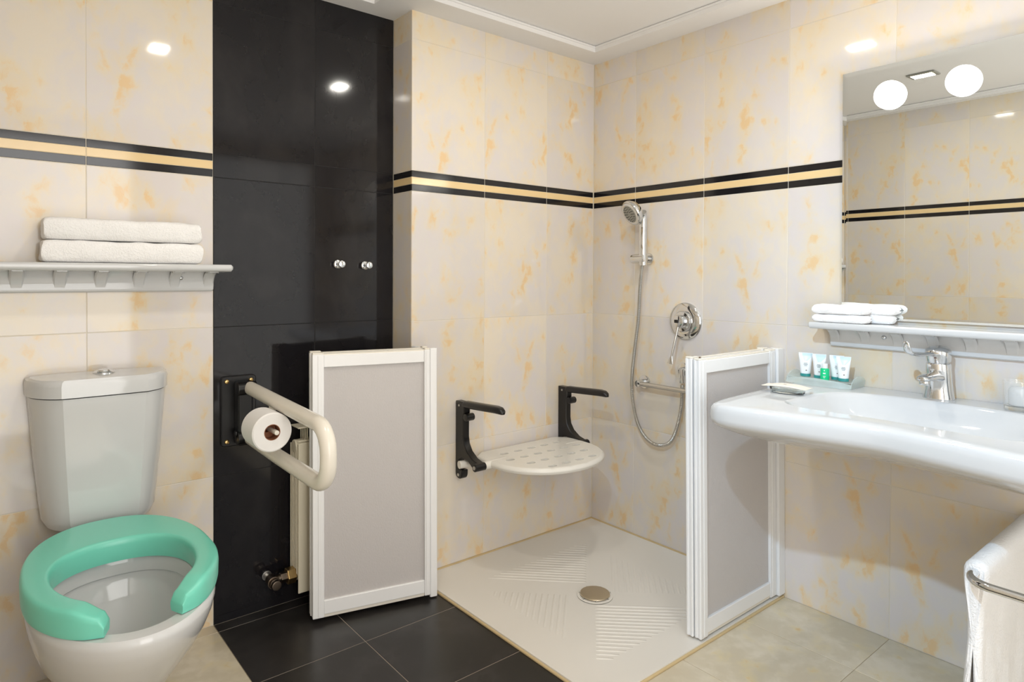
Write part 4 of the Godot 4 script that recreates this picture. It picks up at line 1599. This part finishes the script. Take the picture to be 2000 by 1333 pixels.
# ---------------------------------------------------------------- small things on the washbasin
func amenities() -> void:
	var yd := 0.865
	# clear boat-shaped tray
	var t := thing("amenity_tray", "frosted clear tray with curved ends holding toiletries by the wall", "tray", P(2.363, yd, 1.09))
	var b := MB.new()
	var fr := []
	for i in 15:
		var k := -1.0 + 2.0 * i / 14.0
		fr.append(Vector2(-0.058 + 0.022 * k * k, -0.115 * k))   # x (towards the wall), z
	var base := PackedVector2Array()
	for p in fr:
		base.append(Vector2(p.x, p.y))
	base.append(Vector2(0.062, -0.115))
	base.append(Vector2(0.062, 0.115))
	b.extrude(base, 0.004, Transform3D(Basis(Vector3(1, 0, 0), Vector3(0, 0, 1), Vector3(0, -1, 0)), Vector3(0, 0.022, 0)), 0.001)
	obj("tray_base", b, M.acrylic, t)
	b = MB.new()
	var rings := []
	for i in fr.size():
		var p: Vector2 = fr[i]
		var k := absf(-1.0 + 2.0 * i / 14.0)
		var hh := 0.0265 - 0.012 * k * k
		rings.append(PackedVector3Array([Vector3(p.x - 0.012, 0.0005, p.y), Vector3(p.x - 0.003, hh, p.y), Vector3(p.x, hh, p.y), Vector3(p.x - 0.009, 0.0005, p.y)]))
	b.loft(rings)
	obj("front_lip", b, M.acrylic, t, 60.0)
	for s in [-1.0, 1.0]:
		b = MB.new()
		var po := PackedVector2Array([Vector2(-0.05, 0.001)])
		for i in 11:
			var a := deg_to_rad(180.0 - 150.0 * i / 10.0)
			po.append(Vector2(0.018 + 0.062 * cos(a), 0.004 + 0.036 * sin(a)))
		po.append(Vector2(0.062, 0.001))
		b.extrude(po, 0.004, Transform3D(Basis(Vector3(0, 0, 1), 0.35 * s) * Basis.IDENTITY, Vector3(0, 0.0, 0.113 * s)) if false else Transform3D(Basis.IDENTITY, Vector3(0, 0, 0.113 * s + (0.0 if s > 0 else -0.004))), 0.001)
		obj("end_fin", b, M.acrylic, t)
	# toiletry tubes standing on their caps
	var proto := Node3D.new()
	proto.name = "toiletry_tube"
	var cap := MB.new()
	cap.lathe([Vector2(0, 0), Vector2(0.0145, 0), Vector2(0.015, 0.001), Vector2(0.015, 0.008), Vector2(0.0145, 0.009), Vector2(0, 0.009)], 28, Transform3D.IDENTITY, 0.72, 1.0)
	obj("cap", cap, M.teal, proto)
	b = MB.new()
	rings = []
	for q in [[0.009, 0.0135, 0.0105], [0.012, 0.0148, 0.011], [0.03, 0.0162, 0.0095], [0.05, 0.0182, 0.0062], [0.062, 0.0196, 0.0025], [0.066, 0.02, 0.001], [0.074, 0.0203, 0.0008]]:
		var r := PackedVector3Array()
		for k in 28:
			var a := TAU * k / 28.0
			r.append(Vector3(sin(a) * q[2], q[0], cos(a) * q[1]))
		rings.append(r)
	b.loft(rings)
	obj("tube_body", b, M.tube_white, proto, 50.0)
	b = MB.new()
	# pale blue wedge printed across the shoulder: a thin shell over the front
	rings = []
	for q in [[0.05, 0.0182, 0.0064, 0.25], [0.062, 0.0196, 0.0028, 0.75], [0.066, 0.02, 0.0013, 0.9], [0.073, 0.0203, 0.0011, 0.95]]:
		var r := PackedVector3Array()
		for k in 9:
			var a := lerpf(PI * 1.5 + 1.3 * q[3], PI * 1.5 - 1.3 * q[3] * 0.4, k / 8.0)
			r.append(Vector3(sin(a) * (q[2] + 0.0003), q[0], cos(a) * (q[1] + 0.0003)))
		rings.append(r)
	b.loft(rings, false, false, false)
	obj("printed_wedge", b, M.tube_blue, proto, 50.0)
	b = MB.new()
	for q in [[0.042, 0.010], [0.038, 0.012], [0.034, 0.008]]:
		b.box(Vector3(-0.0092, q[0], 0.001), Vector3(0.0012, 0.0011, q[1]), 0.0, Basis(Vector3(0, 0, 1), 0.12))
	obj("small_print", b, M.print_grey, proto)
	b = MB.new()
	b.lathe([Vector2(0, 0), Vector2(0.0014, 0), Vector2(0, 0.0004)], 14, Transform3D(Basis(Vector3(0, 0, 1), PI / 2), Vector3(-0.0108, 0.02, 0.003)), 1.0, 1.7)
	obj("small_mark", b, M.print_brown, proto)
	var spots := [[2.357, 1.152, 0.1, "white toiletry tube with a teal cap standing apart, nearest the shower screen"], [2.353, 1.1, -0.1, "white toiletry tube with a teal cap standing directly left of the green bottle"], [2.362, 1.042, 0.06, "white toiletry tube with a teal cap just right of the green bottle"], [2.347, 1.012, 0.0, "white toiletry tube with a teal cap at the tap end of the clear tray"]]
	for q in spots:
		var o: Node3D = proto.duplicate()
		o.name = numbered("toiletry_tube", self)
		add_child(o, true)
		o.transform = Transform3D(Basis(Vector3.UP, 0.28 + q[2]).scaled(Vector3.ONE * 1.17), P(q[0], yd + 0.0222, q[1]))
		tag(o, q[3], "toiletry tube", "toiletry tubes in the clear tray")
	proto.free()
	var bt := thing("toiletry_bottle", "small bright green toiletry bottle with a pale cap in the clear tray", "bottle", P(2.328, yd + 0.0222, 1.068), Basis(Vector3.UP, 0.3))
	b = MB.new()
	b.lathe([Vector2(0, 0), Vector2(0.0135, 0), Vector2(0.0148, 0.0015), Vector2(0.0148, 0.036), Vector2(0.0138, 0.04), Vector2(0.01, 0.0415), Vector2(0, 0.0415)], 32)
	obj("bottle_body", b, M.bottle_green, bt)
	b = MB.new()
	b.lathe([Vector2(0, 0.0415), Vector2(0.0095, 0.0415), Vector2(0.0095, 0.056), Vector2(0.009, 0.057), Vector2(0, 0.057)], 28)
	obj("cap", b, M.tube_white, bt)
	b = MB.new()
	for q in [[0.034, 0.003, 0.0035], [0.024, 0.008, 0.0042], [0.014, 0.009, 0.001], [0.011, 0.007, 0.001], [0.008, 0.005, 0.001]]:
		b.box(Vector3(-0.0145, q[0], 0.0), Vector3(0.0012, q[2], q[1]))
	obj("small_print", b, M.tube_white, bt)
	# soap dish and wrapped soap
	var sd := thing("soap_dish", "small clear glass soap dish under a wrapped soap near the basin edge", "soap dish", P(2.085, yd, 1.08), Basis(Vector3.UP, 0.1))
	b = MB.new()
	b.lathe([Vector2(0, 0.0), Vector2(0.03, 0.0), Vector2(0.036, 0.003), Vector2(0.0375, 0.019), Vector2(0.035, 0.0195), Vector2(0.033, 0.006), Vector2(0, 0.005)], 40, Transform3D.IDENTITY, 0.9, 1.55)
	obj("dish", b, M.glass_solid, sd, 50.0)
	var sp := thing("wrapped_soap", "flat cream paper sachet with a tiny brown mark lying on the glass dish", "soap", P(2.088, yd + 0.0202, 1.084), Basis(Vector3.UP, 0.12))
	b = MB.new()
	rings = []
	for i in 19:
		var k := -1.0 + 2.0 * i / 18.0
		var e := 1.0 - pow(absf(k), 6.0)
		var th := 0.0008 + 0.0075 * maxf(0.0, 1.0 - pow(absf(k) / 0.82, 3.0))
		var r := PackedVector3Array()
		for j in 20:
			var a := TAU * j / 20.0
			var e2 := 0.5
			r.append(Vector3(0.033 * signf(cos(a)) * pow(absf(cos(a)), 0.6), th * 0.5 + th * 0.5 * signf(sin(a)) * pow(absf(sin(a)), 0.7), 0.073 * k + 0.002 * sin(k * 9.0) * e * e2))
		rings.append(r)
	b.loft(rings)
	obj("wrapper", b, mat(Color(0.9, 0.87, 0.82), 0.7), sp, 50.0)
	b = MB.new()
	b.lathe([Vector2(0, 0), Vector2(0.0035, 0), Vector2(0, 0.0005)], 14, Transform3D(Basis.IDENTITY, Vector3(-0.006, 0.0083, -0.003)), 1.0, 1.6)
	obj("small_mark", b, M.print_brown, sp)
	# tumbler
	var gl := thing("glass_tumbler", "clear glass tumbler on the washbasin ledge at the frame edge", "glass", P(2.352, yd, 0.515))
	b = MB.new()
	b.lathe([Vector2(0.034, 0), Vector2(0.037, 0.003), Vector2(0.0385, 0.012), Vector2(0.0405, 0.085), Vector2(0.0395, 0.087), Vector2(0.0375, 0.086), Vector2(0.0355, 0.018), Vector2(0.036, 0.013), Vector2(0.034, 0.0)], 48)
	obj("tumbler_wall", b, M.glass, gl, 50.0)
	b = MB.new()
	b.lathe([Vector2(0, 0.001), Vector2(0.034, 0.001), Vector2(0.0355, 0.012), Vector2(0.033, 0.0138), Vector2(0, 0.0138)], 40)
	obj("tumbler_base", b, M.glass_solid, gl, 50.0)
	var cu := thing("white_cup_lid", "rounded white cap inside the clear glass tumbler", "cap", P(2.352, yd + 0.0145, 0.515))
	b = MB.new()
	b.lathe([Vector2(0, 0.0), Vector2(0.024, 0.0), Vector2(0.0255, 0.002), Vector2(0.0265, 0.036), Vector2(0.025, 0.046), Vector2(0.019, 0.0525), Vector2(0.01, 0.055), Vector2(0, 0.0555)], 40)
	obj("cap_shell", b, M.ceramic, cu, 50.0)


# ---------------------------------------------------------------- towel on its rail
func towel_rail() -> void:
	var y := 0.535
	var fa := 0.492
	var xb := 1.80
	var t := thing("towel_rail", "chrome towel rail bent round a corner, under the washbasin", "towel rail")
	var b := MB.new()
	var pts := [P(XW, y, fa), P(2.2, y, fa), P(xb + 0.075, y, fa)]
	for i in 9:
		var a := deg_to_rad(90.0 * i / 8.0)
		pts.append(P(xb + 0.055 - 0.055 * sin(a), y, fa - 0.055 + 0.055 * cos(a)))
	pts.append(P(xb, y, 0.1))
	for i in 9:
		var a := deg_to_rad(90.0 * i / 8.0)
		pts.append(P(xb + 0.055 - 0.055 * cos(a), y, 0.055 - 0.055 * sin(a)))
	pts.append(P(XW, y, 0.0))
	b.tube(pts, 0.0105, 16)
	obj("bar", b, M.chrome, t, 60.0)
	for f in [fa, 0.0]:
		b = MB.new()
		b.cyl(P(XW, y, f), P(XW - 0.01, y, f), 0.026, 28, 0.003)
		obj("mount", b, M.chrome, t)
	# towel hung over the arm that runs to the wall
	var n := FastNoiseLite.new()
	n.seed = 5
	n.frequency = 5.0
	var tw := MB.new()
	var rings := []
	var x0 := 1.872
	var x1 := 2.40
	var m := 44
	for i in m + 1:
		var k := float(i) / m
		var x := lerpf(x0, x1, k)
		var e: float = minf(x - x0, x1 - x)
		var th := 0.013 * (1.0 if e > 0.01 else 0.55 + 0.45 * sqrt(e / 0.01))
		var outer := []
		var inner := []
		var rr := 0.0128
		for s in range(0, 41):
			var p: Vector2
			var nn: Vector2
			var u := s / 40.0
			if u < 0.42:                      # near side, hanging towards the viewer
				p = Vector2(fa - rr - 0.006 * (0.42 - u), y - 0.45 * (0.42 - u) / 0.42)
				nn = Vector2(-1, 0)
			elif u < 0.58:
				var a := PI - PI * (u - 0.42) / 0.16
				p = Vector2(fa + rr * cos(a), y + rr * sin(a))
				nn = Vector2(cos(a), sin(a))
			else:
				p = Vector2(fa + rr + 0.03 * (u - 0.58), y - 0.42 * (u - 0.58) / 0.42)
				nn = Vector2(1, 0)
			var drop: float = clampf((y - p.y) / 0.3, 0.0, 1.0)
			var wob := (n.get_noise_2d(x * 1.2 + (7.0 if nn.x > 0 else 0.0), p.y * 0.35) * 0.028 + sin(x * 26.0 + 1.0) * 0.004) * drop
			p.x += wob * 0.35 - nn.x * 0.0118 * smoothstep(0.01, 0.13, y - p.y)
			outer.append(p + nn * th)
			inner.append(p + nn * 0.0012)
		inner.reverse()
		var r := PackedVector3Array()
		for p in outer + inner:
			var lx := x
			if i == 0 or i == m:
				lx += n.get_noise_2d(p.y * 2.0, p.x * 20.0) * 0.006
			r.append(P(lx, p.y, p.x))
		rings.append(r)
	tw.loft(rings)
	var o := put("hand_towel", tw.done(60.0), M.towel, self)
	tag(o, "white hand towel hanging folded over the chrome rail below the washbasin", "towel")
